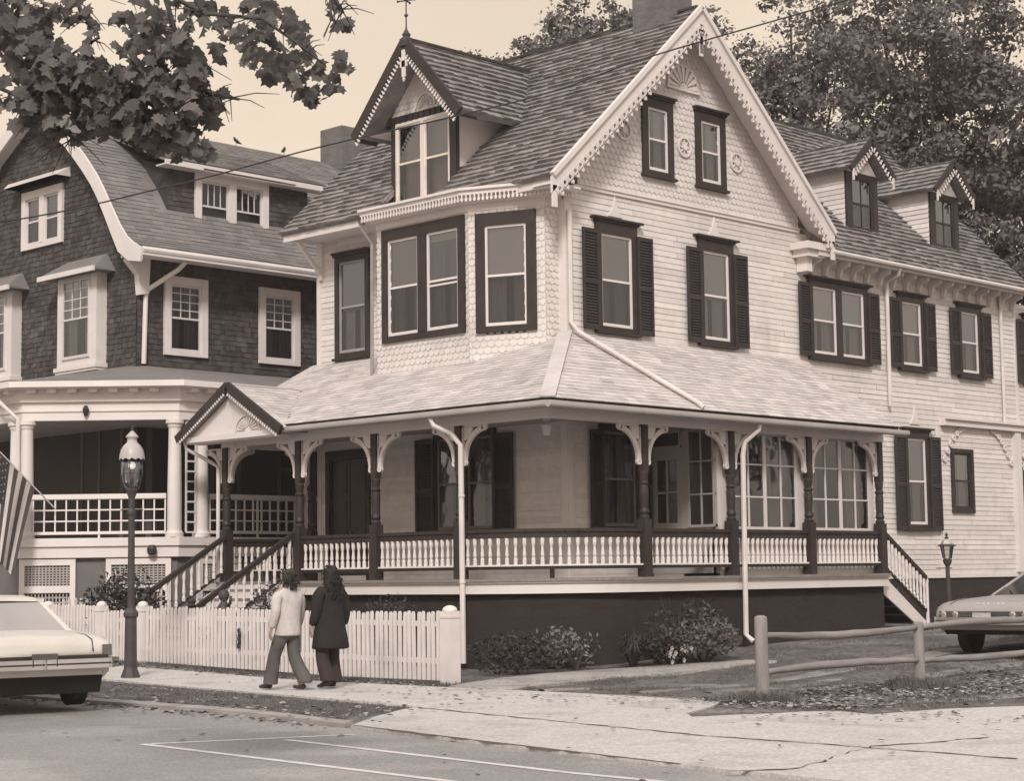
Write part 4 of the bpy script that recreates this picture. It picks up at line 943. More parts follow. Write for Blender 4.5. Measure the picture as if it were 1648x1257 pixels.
pa = [(-6.2, -3.3, -4.6), (-5.4, -2.9, -4.3), (-4.2, -2.4, -4.1), (-3.0, -2.1, -3.85), (-1.9, -2.3, -4.0), (-1.2, -2.7, -4.1), (-.45, -3.2, -4.25), (.3, -3.8, -4.4)]
for i, ((x0, a0, b0), (x1, a1, b1)) in enumerate(zip(pa[:-1], pa[1:])):
    for (xa, xb, t0, t1) in ((x0, x1, 0, 1),):
        za, zb = ground_z(x0, b0)+.03, ground_z(x1, b1)+.03
        m.hexa([(x0, a0, za-.15), (x0, b0, za-.15), (x1, b1, zb-.15), (x1, a1, zb-.15), (x0, a0, za), (x0, b0, za), (x1, b1, zb), (x1, a1, zb)])
structure(m, 'garden_path', mat('old_path', g(.34, (1, .93, .88)), .95, .15, .8, .4, 40, blot=(1.2, .5, .75), detail=8, fine=(14, .3)))
# cracks and joints in the concrete
crk = mat('crack_dirt', .10, 1, .3, 8)
def crack(pts, w, z=.018, wob=.03, name='pavement_joint'):
    P = []
    for a, b in zip(pts[:-1], pts[1:]):
        k = max(2, int(math.hypot(b[0]-a[0], b[1]-a[1])/.15))
        for i in range(k): t = i/k; P.append((a[0]+(b[0]-a[0])*t+random.uniform(-wob, wob), a[1]+(b[1]-a[1])*t+random.uniform(-wob, wob)))
    P.append(pts[-1]); m = MB(); W_ = [w*random.uniform(.4, 1.5) for _ in P]
    n = len(P); m.add([(x-W_[i], y, z) for i, (x, y) in enumerate(P)]+[(x+W_[i], y+W_[i]*.5, z) for i, (x, y) in enumerate(P)], [(i, i+1, n+i+1, n+i) for i in range(n-1)])
    structure(m, name, crk, fix=False)
crack([(-9.3, -6.0), (-9.9, -9.0), (-10.35, -11.2), (-10.6, -15)], .022)
crack([(-12.9, -13.7), (-12.3, -14.0), (-11.2, -13.6), (-10.4, -13.4), (-9.7, -13.6), (-8.9, -13.75)], .04, wob=.05)
crack([(-6.5, -4.9), (-8.0, -5.2), (-9.2, -5.5)], .015); crack([(-6.3, -6.2), (-8.3, -6.6), (-9.5, -6.9)], .012)
crack([(road_edge(y)+.03, y) for y in (-7.5, -8.5, -10, -11.5, -13)], .03, .016, .01, 'road_joint')
# bare, trodden patches and wheel tracks of the drive
bare = mat('bare_dirt', g(.22, (1, .92, .86)), 1, .25, 1.5, .5, 25, blot=(1.2, .5, .7), spec=.1, detail=8, fine=(14, .3))
def patch(name, cen, wdt, ext, mt, dz=.012, seed=0):
    """ragged strip draped on the ground; cen = list of (x, y)"""
    m = MB(); rows = []; random.seed(seed)
    P = []
    for a, b in zip(cen[:-1], cen[1:]):
        k = max(2, int(math.hypot(b[0]-a[0], b[1]-a[1])/.3))
        for i in range(k): t = i/k; P.append(Vector((a[0]+(b[0]-a[0])*t, a[1]+(b[1]-a[1])*t)))
    for i, p in enumerate(P):
        d = (P[min(i+1, len(P)-1)]-P[max(i-1, 0)]).normalized(); s = Vector((-d.y, d.x)); t = i/(len(P)-1)
        ta = math.sin(math.pi*min(max(t, .02), .98))**.3; h0 = wdt*ta*(.7+.6*noise.noise(Vector((i*.4, seed, 0)))+.1); h1 = wdt*ta*(.7+.6*noise.noise(Vector((i*.4, seed+9, 0)))+.1)
        rows.append([p-s*h0+s*(h0+h1)*j/8 for j in range(9)])
    vs = [(q.x, q.y, gz(q.x, q.y)+(.006, -.002, -.06)[0 if 1 < j < 7 else 1 if 0 < j < 8 else 2]) for r in rows for j, q in enumerate(r)]
    m.add(vs, [(i*9+j, i*9+j+1, (i+1)*9+j+1, (i+1)*9+j) for i in range(len(rows)-1) for j in range(8)])
    structure(m, name, mt, fix=False, smooth=True)
patch('wheel_track', [(-5.5, -6.3), (-3, -6.2), (0, -6.0), (4, -5.9), (9, -5.8)], .35, 0, bare, seed=1)
patch('wheel_track', [(-5.2, -8.0), (-2, -7.8), (2, -7.7), (8, -7.6)], .3, 0, bare, seed=2)
patch('wheel_track', [(-5.9, -4.9), (-4.4, -5.3), (-2.8, -6.0)], .3, 0, bare, seed=3)
patch('worn_ground', [(-6.1, -6.3), (-6.0, -7.6), (-5.9, -8.3)], .5, 0, bare, seed=4)
patch('worn_ground', [(-5.6, -9.5), (-4.2, -9.2), (-2.4, -9.6)], .45, 0, bare, seed=14)
patch('worn_ground', [(-4.8, -7.0), (-3.2, -7.2), (-1.4, -6.9)], .4, 0, bare, seed=15)
patch('worn_ground', [(-6.0, -10.0), (-4.6, -10.6), (-3.0, -10.9), (-1, -11.2)], .4, 0, bare, seed=5)
patch('worn_ground', [(-5.9, -2.6), (-5.85, 0), (-5.9, 3), (-5.9, 6)], .12, 0, bare, seed=6)
random.seed(11)
# road markings
lm = mat('road_paint', .62, .8, .12, 4, .2, 60, blot=(3, .55, .75))
def line(a, b, w, name='road_marking'):
    a, b = Vector(a), Vector(b); d = (b-a).normalized(); s = Vector((-d.y, d.x))*w/2; m = MB()
    m.add([(*(a-s), -.018), (*(a+s), -.018), (*(b+s), -.018), (*(b-s), -.018)], [(0, 1, 2, 3)]); structure(m, name, lm, fix=False)
line((-14.15, -7.2), (-14.65, -12.9), .10); line((-14.65, -12.905), (-15.2, -30), .10)
line((-12.95, -8.0), (-13.52, -12.5), .10); line((-13.52, -12.505), (-14.2, -30), .10); line((-14.08, -7.26), (-12.1, -8.12), .10)
# fallen leaves
leafl = mat('dry_leaf', .23, .8, .2, 5, island=.75); 
def leaves(name, n, sampler, mt, label, smin=.018, smax=.052):
    m = MB()
    for _ in range(n):
        x, y = sampler(); s = random.uniform(smin, smax); z = gz(x, y)+.012 if x > road_edge(y) else -.015
        if x > -9.1 and x < -6.2 and y > -5.2 or (x < -6.3 and x > road_edge(y) and y < -6): z = ground_z(x, y)+.03
        t = random.random()*6.28; tl = random.uniform(-.5, .5); u = Vector((math.cos(t), math.sin(t), tl*.4))*s; v = Vector((-math.sin(t), math.cos(t), random.uniform(-.4, .4)))*s*.7; c = Vector((x, y, z+s*.18))
        m.add([c-u, c-v*.7-u*.2, c+u*.35-v, c+u, c+u*.3+v, c-u*.3+v*.8], [(0, 1, 2, 3, 4, 5)])
    o = m.build(name, mt, fix=False); tag(o, label, 'leaves', kind='stuff')
def s_verge():
    y = random.uniform(-7.0, 12); e = road_edge(y)
    return (random.choice([e-abs(random.gauss(0, .25)), e+abs(random.gauss(0, .35)), random.uniform(e, -8.9)]), y)
leaves('fallen_leaves', 2200, s_verge, leafl, 'dry fallen leaves along the kerb and verge')
def s_right():
    a = random.random()
    return (random.uniform(-6.8, 3)-.3*a, random.gauss(-9.4, .8))
leaves('fallen_leaves', 3200, s_right, leafl, 'dry fallen leaves in the grass around the rail fence')
leaves('fallen_leaves', 700, lambda: (random.gauss(-5.95, .25), random.uniform(-3, 12)), leafl, 'dry leaves gathered at the foot of the picket fence')
leaves('fallen_leaves', 260, lambda: (random.gauss(-7.2, .7), random.uniform(-13, -3)), leafl, 'leaf litter drifting onto the edge of the driveway')
leaves('fallen_leaves', 110, lambda: (random.uniform(-14.5, -6.3), random.uniform(-16, 4)), leafl, 'stray leaves scattered over the road and driveway', .02, .05)
# grass tufts
grb = mat('grass_blades', .13, .9, .3, 2, island=.5)
def grass(n, sampler, label, h0=.03, h1=.09):
    m = MB()
    for _ in range(n):
        x, y = sampler(); z = gz(x, y)-.04
        for k in range(3):
            t = random.random()*6.28; h = random.uniform(h0, h1); b = Vector((x+random.uniform(-.03, .03), y+random.uniform(-.03, .03), z)); u = Vector((math.cos(t), math.sin(t), 0))*.008; ln = Vector((random.uniform(-.5, .5)*h, random.uniform(-.5, .5)*h, h+.03))
            m.add([b-u, b+u, b+ln], [(0, 1, 2)])
    o = m.build('grass', grb, fix=False); tag(o, label, 'grass', kind='stuff')
def inv(y): 
    t = min(max((y+7.2)/2, 0), 1); return (road_edge(y)+.15, -9.15+.8*min(max((y+5)/5, 0), 1)-.3*(1-t))
def s1():
    while True:
        y = random.uniform(-7.1, 14); a, b = inv(y); x = random.uniform(a, b)
        if y < -6.1 and x > -9.9-(y+6.1)*.3: continue
        if y < -6.1 and x > -10.3+(-6.1-y)*-1.2: continue
        return x, y
grass(15000, s1, 'mown grass on the verge between kerb and pavement', .01, .045)
def s2():
    while True:
        x = random.uniform(-7.0, 9) if random.random() < .5 else random.uniform(-7, 1); y = random.uniform(-11, -2.6)
        if noise.noise(Vector((x*.9, y*.9, 3))) < .05: continue
        if x < -6.2 and y > -8.8: continue
        if x < -6.6 and y < -10.3: continue
        return x, y
grass(15000, s2, 'patchy lawn between the driveway and the house', .01, .06)
grass(2500, lambda: (random.gauss(-5.75, .18), random.uniform(-3, 12)), 'grass strip under the picket fence', .03, .10)
grass(1500, lambda: (random.gauss(-5.95, .2) if random.random() < .5 else random.gauss(-2.3, .2), random.gauss(-8.8, .2)), 'longer grass around the rail fence posts', .06, .18)
# =================================================================== the shingled neighbour
B = thing('shingled_house', 'dark shingled house with gambrel roof and deep white columned porch at the left', 'house', (-1.95, 13, .3))
BX, BY = -1.95, 11.0
GR = frame((0, BY), (1, 0), (0, -1)); GF = frame((BX, 0), (0, 1), (-1, 0))
def wshing(mb, F, ur, z0, z1, holes=(), ex=.12, wd=.14, out=.014):
    z = z0
    while z < z1-.01:
        h = min(ex, z1-z); a0, a1 = ur(z); b0, b1 = ur(z+h)
        hs = [(q[0], q[1]) for q in holes if min(q[3], z+h)-max(q[2], z) > h*.45]
        for s, e in cut(min(a0, b0), max(a1, b1), hs):
            u = s-random.random()*wd*.5
            while u < e:
                w = wd*random.uniform(.55, 1.4); p, q = max(u, s), min(u+w-.004, e); u += w
                if q-p < .02: continue
                m_ = (p+q)/2
                if not (a0-.05 <= m_ <= a1+.05): continue
                j = random.uniform(-.012, .006); t = out*random.uniform(.7, 1.6)
                qa, qb = max(p, b0), min(q, b1)
                if qb < qa: qa = qb = min(max(m_, b0), b1)
                mb.add([F(p, t, z+j), F(q, t, z+j), F(qb, .003, z+h+.01), F(qa, .003, z+h+.01), F(p, 0, z+j), F(q, 0, z+j)], [(0, 1, 2, 3), (4, 5, 1, 0)])
        z += h
prof = [(0, 12.80), (1.0, 12.24), (1.74, 11.82), (2.1, 11.50), (2.52, 11.10), (2.9, 10.70), (3.18, 10.34), (3.48, 9.9), (3.78, 9.45), (4.05, 9.14), (4.39, 8.92), (4.80, 8.80)]
RYB = 15.0
def hwz(z):
    for (d0, z0), (d1, z1) in zip(prof[:-1], prof[1:]):
        if z1 <= z <= z0: return d0+(d1-d0)*(z0-z)/(z0-z1)
    return 0 if z > 12.9 else 4.8
bh = [(-1.08, -.25, 6.7, 8.2), (1.56, 2.42, 6.7, 8.2)]
m = MB(); wshing(m, GR, lambda z: (BX, 9), 6.1, 8.86, bh); wshing(m, GR, lambda z: (BX, 9), 2.3, 6.1, [(1.4, 2.4, 2.5, 4.4)], .2, .3)
m.add([(BX, BY+.0, 0), (9, BY, 0), (9, BY, 2.3), (BX, BY, 2.3)], [(0, 1, 2, 3)]); m.build('side_wall', cedar, B, fix=False)
fh = [(14.1, 15.6, 9.5, 10.7), (12.3, 13.6, 6.7, 8.4), (15.95, 17.3, 6.7, 8.3)]
m = MB(); wshing(m, GF, lambda z: (max(BY, RYB-hwz(z)+.1), min(19, RYB+hwz(z)-.1)), 2.3, 12.7, fh+[(12, 18, 2.3, 5)]); m.build('front_wall', cedar, B, fix=False)
m = MB(); m.add([(BX+.01, 11, 2), (BX+.01, 19, 2), (BX+.01, 19, 6), (BX+.01, 11, 6)], [(0, 1, 2, 3)]); m.add([(9, 11, 0), (9, 19, 0), (9, 19, 9), (9, 11, 9)], [(0, 1, 2, 3)]); m.add([(9, 19-0.01, 0), (BX, 19, 0), (BX, 19, 9), (9, 19, 9)], [(0, 1, 2, 3)])
m.add([(9, 15-d, z) for d, z in prof[::-1]]+[(9, 15+d, z) for d, z in prof[1:]], [tuple(range(23))]); m.build('rear_wall', cedar, B, fix=False)
# roof
m = MB(); x0, x1 = -2.35, 9.3
for sg in (-1, 1):
    for (d0, z0), (d1, z1) in zip(prof[:-1], prof[1:]):
        slab(m, [(x0, RYB+sg*d0, z0), (x1, RYB+sg*d0, z0), (x1, RYB+sg*d1, z1), (x0, RYB+sg*d1, z1)], .08)
        if sg < 0:
            Ln = math.hypot(d1-d0, z0-z1)
            shingles(m, (x0, RYB-d1, z1+.002), (1, 0, 0), (0, d1-d0, z0-z1), lambda v: (0, x1-x0), Ln, Ln/max(1, round(Ln/.15)), .3, .014, rag=.003,
                     keep=lambda p: not (-1.0 < p.x < 3.6 and 9.3 < p.z < 11.0 and p.y > 11.6))
broof_o = m.build('roof', broof, B, fix=False)
m = MB(); m.box((6.84, 14.4, 12.3), (7.95, 15.3, 13.75)); m.box((6.75, 14.3, 12.3), (8.1, 15.4, 12.85)); m.build('chimney', chim_b, broof_o)
FBx = frame((x0+.02, 0), (0, 1), (-1, 0))
m = MB()
for sg in (-1, 1):
    pts_ = [(RYB+sg*d, z-.13-.05*(i > 8)) for i, (d, z) in enumerate(prof)]
    m.ribbon(FBx, pts_, [.24, .27, .30, .30, .30, .30, .30, .32, .36, .44, .42, .30], 0, .05)
m.build('barge_board', btrim, B)
m = MB()
for sg in (-1, 1):
    for (d0, z0), (d1, z1) in zip(prof[:-1], prof[1:]):
        m.add([(x0, RYB+sg*d0, z0-.12), (x0, RYB+sg*d1, z1-.12), (BX, RYB+sg*d1, z1-.12), (BX, RYB+sg*d0, z0-.12)], [(0, 1, 2, 3)])
m.build('verge_soffit', btrim, B, fix=False)
m = MB(); m.prism(GR, [(-2.28, 8.72), (-1.72, 8.72), (-1.70, 8.60), (-1.74, 7.9), (-1.96, 7.86), (-2.0, 8.3), (-2.28, 8.58)], -.02, .16); m.fb(GR, -2.33, -1.68, -.05, .22, 8.66, 8.76); m.build('corner_console', btrim, B)
m = MB(); m.box((x0, 10.52, 8.70), (9, 11.0, 8.735)); m.build('eave_soffit', btrim, B)
m = MB(); m.tube([(x0, 10.16+.05, 8.74), (9, 10.21, 8.74)], .075, 8); m.box((x0, 10.18, 8.62), (9, 10.55, 8.70)); m.build('gutter', btrim, broof_o)
m = MB(); m.tube([(-1.15, 10.3, 8.6), (-1.2, 10.5, 8.45), (-1.72, 10.9, 8.0), (-1.76, 10.93, 7.85), (-1.80, 10.93, 6.35)], .055, 8); m.build('downspout', btrim, B)
mt34 = ((3, 4), (1, 1))
bs = mat('neighbour_sash', .6, .5, .05, 2)
def bwin(F, a0, a1, z0, z1, **k): return window(B, F, a0, a1, z0, z1, casm=btrim, sash=bs, cas=.17, head=.18, hood=0, proud=.08, shade=0, cm=curtd, munt=k.pop('munt', mt34), split=k.pop('split', .5), **k)
bwin(GR, -1.08, -.25, 6.7, 8.2); bwin(GR, 1.56, 2.42, 6.7, 8.2)
bwin(GF, 14.12, 15.55, 9.55, 10.66, units=2, munt=((1, 1), (1, 1)), gap=.2)
m = MB(); m.prism(GF, [(13.7, 10.95), (16.0, 10.95), (15.8, 11.03), (13.9, 11.03)], 0, .4); m.prism(GR, [(BX-.4, 10.95), (BX, 10.95), (BX, 11.2)], -5, -2.7) ; m.build('window_hood', btrim, B)
# first projecting window on the front with its own small roof
def boxbay(y0, y1, nm):
    m = MB(); F = frame((BX-.28, 0), (0, 1), (-1, 0))
    for a, b, c, d in ((y0, y0+.25, 6.45, 8.5), (y1-.25, y1, 6.45, 8.5)): m.fb(F, a, b, -.28, 0, c, d)
    m.fb(F, y0+.25, y1-.25, -.28, 0, 8.42, 8.5); m.fb(F, y0+.25, y1-.25, -.28, 0, 6.45, 6.62); m.fb(F, y0-.06, y1+.06, -.28, .06, 6.36, 6.45); m.fb(F, y0-.03, y1+.03, -.28, .03, 6.30, 6.36); m.fb(F, y0, y1, -.28, .05, 8.5, 8.56)
    o = m.build(nm, btrim, B)
    m = MB(); m.add([F(y0-.35, .3, 8.56), F(y1+.35, .3, 8.56), F(y1, -.28, 8.95), F(y0, -.28, 8.95), F(y0-.35, .3, 8.50), F(y1+.35, .3, 8.50), F(y1+.35, -.28, 8.5), F(y0-.35, -.28, 8.5)], [(0, 1, 2, 3), (4, 5, 1, 0), (5, 6, 2, 1), (7, 4, 0, 3), (4, 5, 6, 7)]); m.build('bay_roof', broof, o)
    m = MB(); m.fb(F, y0-.36, y1+.36, .28, .33, 8.46, 8.57); m.build('bay_fascia', btrim, o)
    window(B, F, y0+.25, y1-.25, 6.62, 8.42, casm=btrim, sash=bs, cas=.02, head=.02, hood=0, proud=.02, shade=0, munt=mt34, sillh=.02)
boxbay(12.15, 13.75, 'box_bay'); boxbay(15.75, 17.4, 'box_bay')
# shed dormer on the side
m = MB(); FDm = frame((0, 11.6), (1, 0), (0, -1)); wshing(m, FDm, lambda z: (-.75, 3.35), 9.3, 11.0, [(.17, 1.95, 9.66, 10.84)])
for xx in (-.75, 3.35):
    m.add([(xx, 11.6, 9.6), (xx, 11.6, 11.02), (xx, 13.0, 11.5), (xx, 12.8, 11.3), (xx, 12.1, 10.7)], [(0, 1, 2, 3, 4)])
dmr = m.build('dormer', cedar, B, fix=False)
m = MB(); slab(m, [(-1.05, 11.25, 11.12), (3.72, 11.25, 11.12), (3.72, 13.6, 12.08), (-1.05, 13.6, 12.08)], .06); shingles(m, (-1.06, 11.24, 11.13), (1, 0, 0), (0, 2.35, .96), lambda v: (0, 4.78), 2.5, .15, .3, .014, rag=.003)
m.build('dormer_roof', broof, dmr, fix=False)
m = MB(); m.box((-1.05, 11.22, 10.98), (-.0, 11.26, 11.10)); m.box((2.7, 11.22, 10.98), (3.72, 11.26, 11.10)); m.box((-.0, 11.22, 11.03), (2.7, 11.26, 11.10)); m.box((-1.05, 11.26, 10.98), (3.72, 11.6, 11.01)); m.build('dormer_fascia', btrim, dmr)
bwin(FDm, .17, 1.95, 9.66, 10.82, units=2, munt=((4, 1), (1, 1)), gap=.2)
# ---- porch of the neighbour
BZ = 2.5
c0, c1 = Vector((-4.85, 10.75)), Vector((-2.6, 8.5)); ch = (c1-c0).normalized(); LCH = (c1-c0).length
GC = frame(c0, ch, (-.7071, -.7071)); GS = frame((c1.x, c1.y), (1, 0), (0, -1)); GW = frame((c0.x, c0.y), (0, 1), (-1, 0))
def bl(off): k = off*.4142; return [(c0.x-off, 21), (c0.x-off, c0.y-k), (c1.x-k, c1.y-off), (9, c1.y-off)]
def bstrip(m, o0, o1, z0, z1):
    a, b = bl(o0), bl(o1)
    for i in range(3): m.hexa([(*a[i], z0), (*a[i+1], z0), (*b[i+1], z0), (*b[i], z0), (*a[i], z1), (*a[i+1], z1), (*b[i+1], z1), (*b[i], z1)])
m = MB()
a = bl(.42); zl, zh = 5.70, 6.32
wl = [(BX, 21), (BX, 11.0), (BX, 11.0), (9, 11.0)]
wl = [(BX, 21), (BX, 11.2), (BX+.2, 11.0), (9, 11.0)]
for i in range(3): m.add([(*a[i], zl), (*a[i+1], zl), (*wl[i+1], zh), (*wl[i], zh)], [(0, 1, 2, 3)])
m.build('porch_roof', broof, B, fix=False)
m = MB(); bstrip(m, .32, .46, 5.58, 5.70); bstrip(m, -.1, .32, 5.56, 5.60); bstrip(m, -.05, .12, 5.30, 5.56); bstrip(m, -.12, .05, 4.92, 5.30); bstrip(m, -.12, .08, 5.10, 5.13)
for F, l_ in ((GC, LCH), (GS, 10), (GW, 9)):
    for k in range(int(l_/.42)): m.fb(F, .12+k*.42, .30+k*.42, .12, .30, 5.48, 5.56)
m.build('entablature', btrim, B)
m = MB(); bstrip(m, -.25, .12, BZ-.17, BZ); bstrip(m, -.2, .07, BZ-.40, BZ-.17); m.build('porch_fascia', btrim, B)
m = MB(); m.add([(*q, BZ-.01) for q in bl(0)]+[(9, 11, BZ-.01), (BX, 11, BZ-.01), (BX, 21, BZ-.01)], [tuple(range(7))]); m.build('porch_floor', deckm, B, fix=False)
m = MB(); m.add([(*q, 4.95) for q in bl(0)]+[(9, 11, 4.95), (BX, 11, 4.95), (BX, 21, 4.95)], [tuple(range(7))]); m.build('porch_ceiling', ceil, B, fix=False)
def column(p, r=.15):
    m = MB(); m.lathe((p[0], p[1], 0), [(r*1.25, BZ), (r*1.25, BZ+.08), (r*1.05, BZ+.12), (r, BZ+.16), (r*.98, 3.4), (r*.84, 4.72), (r*.86, 4.74), (r*1.0, 4.78), (r*1.02, 4.82), (r*1.25, 4.84), (r*1.25, 4.92)], 20); m.build('column', btrim, B, smooth=False)
P_ = lambda F, a, w=0: F(a, w, 0)
for F, a in ((GC, .06), (GW, .34), (GC, LCH-.08), (GS, .62), (GS, 3.45), (GW, 2.6)): column(P_(F, a, -.05)[:2])
gry = mat('grey_stucco', .15, .9, .1, 1.5)
m = MB(); bstrip(m, -.30, -.05, -.2, BZ-.40); m.build('foundation', gry, B)
def lattice(m, F, a0, a1, z0, z1, nx, nz, w=.03, w0=-.015, w1=.015):
    for i in range(nx+1): a = a0+(a1-a0)*i/nx; m.fb(F, a-w/2, a+w/2, w0, w1, z0, z1)
    for i in range(nz+1): z = z0+(z1-z0)*i/nz; m.fb(F, a0, a1, w0+.003, w1+.004, z-w/2, z+w/2)
for F, a0, a1 in ((GC, .22, LCH-.26), (GS, .80, 3.28), (GW, .5, 2.4), (GS, 3.7, 7.5)):
    m = MB(); n_ = max(2, int((a1-a0)/.215)); lattice(m, F, a0, a1, BZ+.12, BZ+.80, n_, 3); m.fb(F, a0-.02, a1+.02, -.05, .05, BZ+.80, BZ+.90); m.fb(F, a0-.01, a1+.01, -.03, .03, BZ+.075, BZ+.115)
    m.fb(F, (a0+a1)/2-.02, (a0+a1)/2+.02, -.01, .02, BZ, BZ+.8); m.build('porch_railing', btrim, B)
m = MB(); lattice(m, GS, .20, .44, BZ+.1, 4.9, 1, 11, .035); m.build('trellis', btrim, B)
for F, a0, a1 in ((GC, -.05, 1.1), (GC, 1.72, 3.05), (GS, .5, 1.6)):
    m = MB(); zt, zm, zb = BZ-.42, 1.5, .75
    m.fb(F, a0, a0+.11, -.05, .03, .0, zt); m.fb(F, a1-.11, a1, -.05, .03, .0, zt); m.fb(F, a0+.11, a1-.11, -.05, .03, zt-.13, zt); m.fb(F, a0+.11, a1-.11, -.05, .03, zm-.11, zm+.03)
    fr_ = m.build('lattice_frame', btrim, B)
    m = MB(); lattice(m, F, a0+.11, a1-.11, zm+.03, zt-.13, 13, 8, .028, -.03, -.01); lattice(m, F, a0+.11, a1-.11, .2, zm-.11, 13, 12, .028, -.03, -.01); m.build('lattice', mat('lattice_paint', .36, .8, .1, 3), fr_)
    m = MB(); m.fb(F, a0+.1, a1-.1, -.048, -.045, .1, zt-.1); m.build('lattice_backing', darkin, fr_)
# door and window trim on the dark wall inside the porch
m = MB()
for a, b in ((-1.7, -1.55), (-.9, -.78), (.0, .12), (.75, .87), (1.9, 2.02), (2.9, 3.02)): m.fb(GR, a, b, 0, .05, BZ, 4.95)
for a, b in ((11.4, 11.52), (12.3, 12.4), (13.0, 13.1)): m.fb(GF, a, b, 0, .05, BZ, 4.95)
m.fb(GR, .12, .75, 0, .04, 4.2, 4.3); m.fb(GR, 2.02, 2.9, 0, .04, 4.1, 4.2); m.build('porch_wall_trim', mat('porch_trim', .11, .9, .1, 2), B)
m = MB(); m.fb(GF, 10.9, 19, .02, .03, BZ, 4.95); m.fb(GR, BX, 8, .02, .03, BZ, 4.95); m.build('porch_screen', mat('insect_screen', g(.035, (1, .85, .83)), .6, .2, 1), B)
m = MB(); q = GC(LCH-.5, .16, 0); m.lathe((q[0], q[1], BZ-.36), [(.05, 0), (.09, .03), (.10, .12), (.06, .2)], 10); q = GC(1.3, .12, 0); m.lathe((q[0], q[1], 5.0), [(.03, 0), (.05, .05), (.07, .14), (.03, .22)], 8); build_split(m, 'flood_lamp', trimd, B)
m = MB(); m.tube([(-5.3, 11.2, 5.5), (-5.25, 11.1, 5.35), (-4.98, 10.75, 4.95), (-4.97, 10.72, 2.4)], .045, 8); m.build('downspout', btrim, B)
# =================================================================== trees and shrubs
import array
def leafmat(name, v, isl=.55, tr=.25, tone=TONE):
    m = bpy.data.materials.new(name); m.use_nodes = True; t = m.node_tree; n = t.nodes; l = t.links.new; p = n['Principled BSDF']; o = n['Material Output']
    ge = n.new('ShaderNodeNewGeometry'); mr = n.new('ShaderNodeMapRange'); mr.inputs['To Min'].default_value = 1-isl; mr.inputs['To Max'].default_value = 1+isl; l(ge.outputs['Random Per Island'], mr.inputs[0])
    vm = n.new('ShaderNodeVectorMath'); vm.operation = 'SCALE'; vm.inputs[0].default_value = g(v, tone)[:3]; l(mr.outputs[0], vm.inputs['Scale']); l(vm.outputs[0], p.inputs['Base Color'])
    p.inputs['Roughness'].default_value = .7; p.inputs['Specular IOR Level'].default_value = .25
    ts = n.new('ShaderNodeBsdfTranslucent'); l(vm.outputs[0], ts.inputs[0]); mi = n.new('ShaderNodeMixShader'); mi.inputs[0].default_value = tr
    l(p.outputs[0], mi.inputs[1]); l(ts.outputs[0], mi.inputs[2]); l(mi.outputs[0], o.inputs[0]); return m
bark = mat('bark', .07, .95, .3, 4, .8, 20, stretch=(3, 3, .5))
lf_far = leafmat('far_foliage', .17, .22, .15); lf_far2 = leafmat('far_foliage_grey', .19, .22, .15); lf_dark = leafmat('dark_foliage', .12, .25, .15)
lf_near = leafmat('maple_leaf', .15, .5, .5); lf_shrub = leafmat('shrub_leaf', .055, .6, .2)
def rv(r=1.0):
    while True:
        v = Vector((random.uniform(-1, 1), random.uniform(-1, 1), random.uniform(-1, 1)))
        if v.length <= 1: return v*r
def tree(label, base, blobs, nclump, per, ls, lm, seed, group='trees behind the houses', trunk=.35, spread=.75, lean=0):
    """blobs: ellipsoids (x, y, z, rx, rz) that the crown's leaf clusters fill unevenly"""
    random.seed(seed); base = Vector(base)
    t = thing('tree', label, 'tree', base, group)
    cl = []; tot = sum(b[3]**2*b[4] for b in blobs)
    for b in blobs:
        for _ in range(int(nclump*b[3]**2*b[4]/tot)+1):
            v = rv(); v = v.normalized()*(v.length**.55)
            p = Vector((b[0]+v.x*b[3], b[1]+v.y*b[3], b[2]+v.z*b[4])); cl.append((p, random.uniform(.55, 1.25)))
    m = MB()
    for p, s in cl:
        k = int(per*s); sz = spread*s
        for _ in range(k):
            v = rv(); c = p+Vector((v.x*sz*1.25, v.y*sz*1.25, v.z*sz*.75)); a = Vector((random.gauss(0, 1), random.gauss(0, 1), random.gauss(0, .8))).normalized(); q = a.orthogonal().normalized()
            w = ls*random.uniform(.55, 1.3)
            if random.random() < .2: w *= 2.1; c = p+(c-p)*.7
            u = a*w; q = (q*math.cos(w*50)+a.cross(q)*math.sin(w*50))*w*.62
            b0 = len(m.v); m.v += [tuple(c-u), tuple(c-q*.9+u*.1), tuple(c+u), tuple(c+q)]; m.f.append((b0, b0+1, b0+2, b0+3)); m.m.append(0)
    m.build('crown', lm, t, fix=False)
    m = MB(); ctr = Vector((sum(b[0] for b in blobs)/len(blobs), sum(b[1] for b in blobs)/len(blobs), sum(b[2] for b in blobs)/len(blobs)))
    mid = base.lerp(ctr, .55); mid.x = base.x+(ctr.x-base.x)*.3; mid.y = base.y+(ctr.y-base.y)*.3
    m.tube([base-Vector((0, 0, .3)), base.lerp(mid, .4)+Vector((.15, .1, 0)), mid, ctr], [trunk*1.25, trunk, trunk*.75, trunk*.25], 10)
    for p, s in random.sample(cl, min(len(cl), 26)):
        st = mid.lerp(ctr, random.uniform(-.15, .9)); k = st.lerp(p, .5)+Vector((0, 0, -.25)); m.tube([st, k, p], [trunk*.28, trunk*.16, .03], 6)
    m.build('trunk', bark, t, smooth=True)
    return t
tree('airy tree whose crown rises behind the ridge between dormer and chimney', (19.6, 17.6, 0), [(20.0, 17.2, 19.3, 1.6, 1.9), (18.4, 18.9, 18.2, 1.2, 1.1), (21.3, 15.9, 19.3, 1.3, 1.3), (19.5, 17.5, 16.6, 3.4, 2.6), (17.6, 20.0, 18.1, 1.0, .8)], 260, 95, .075, lf_far, 21, spread=.55)
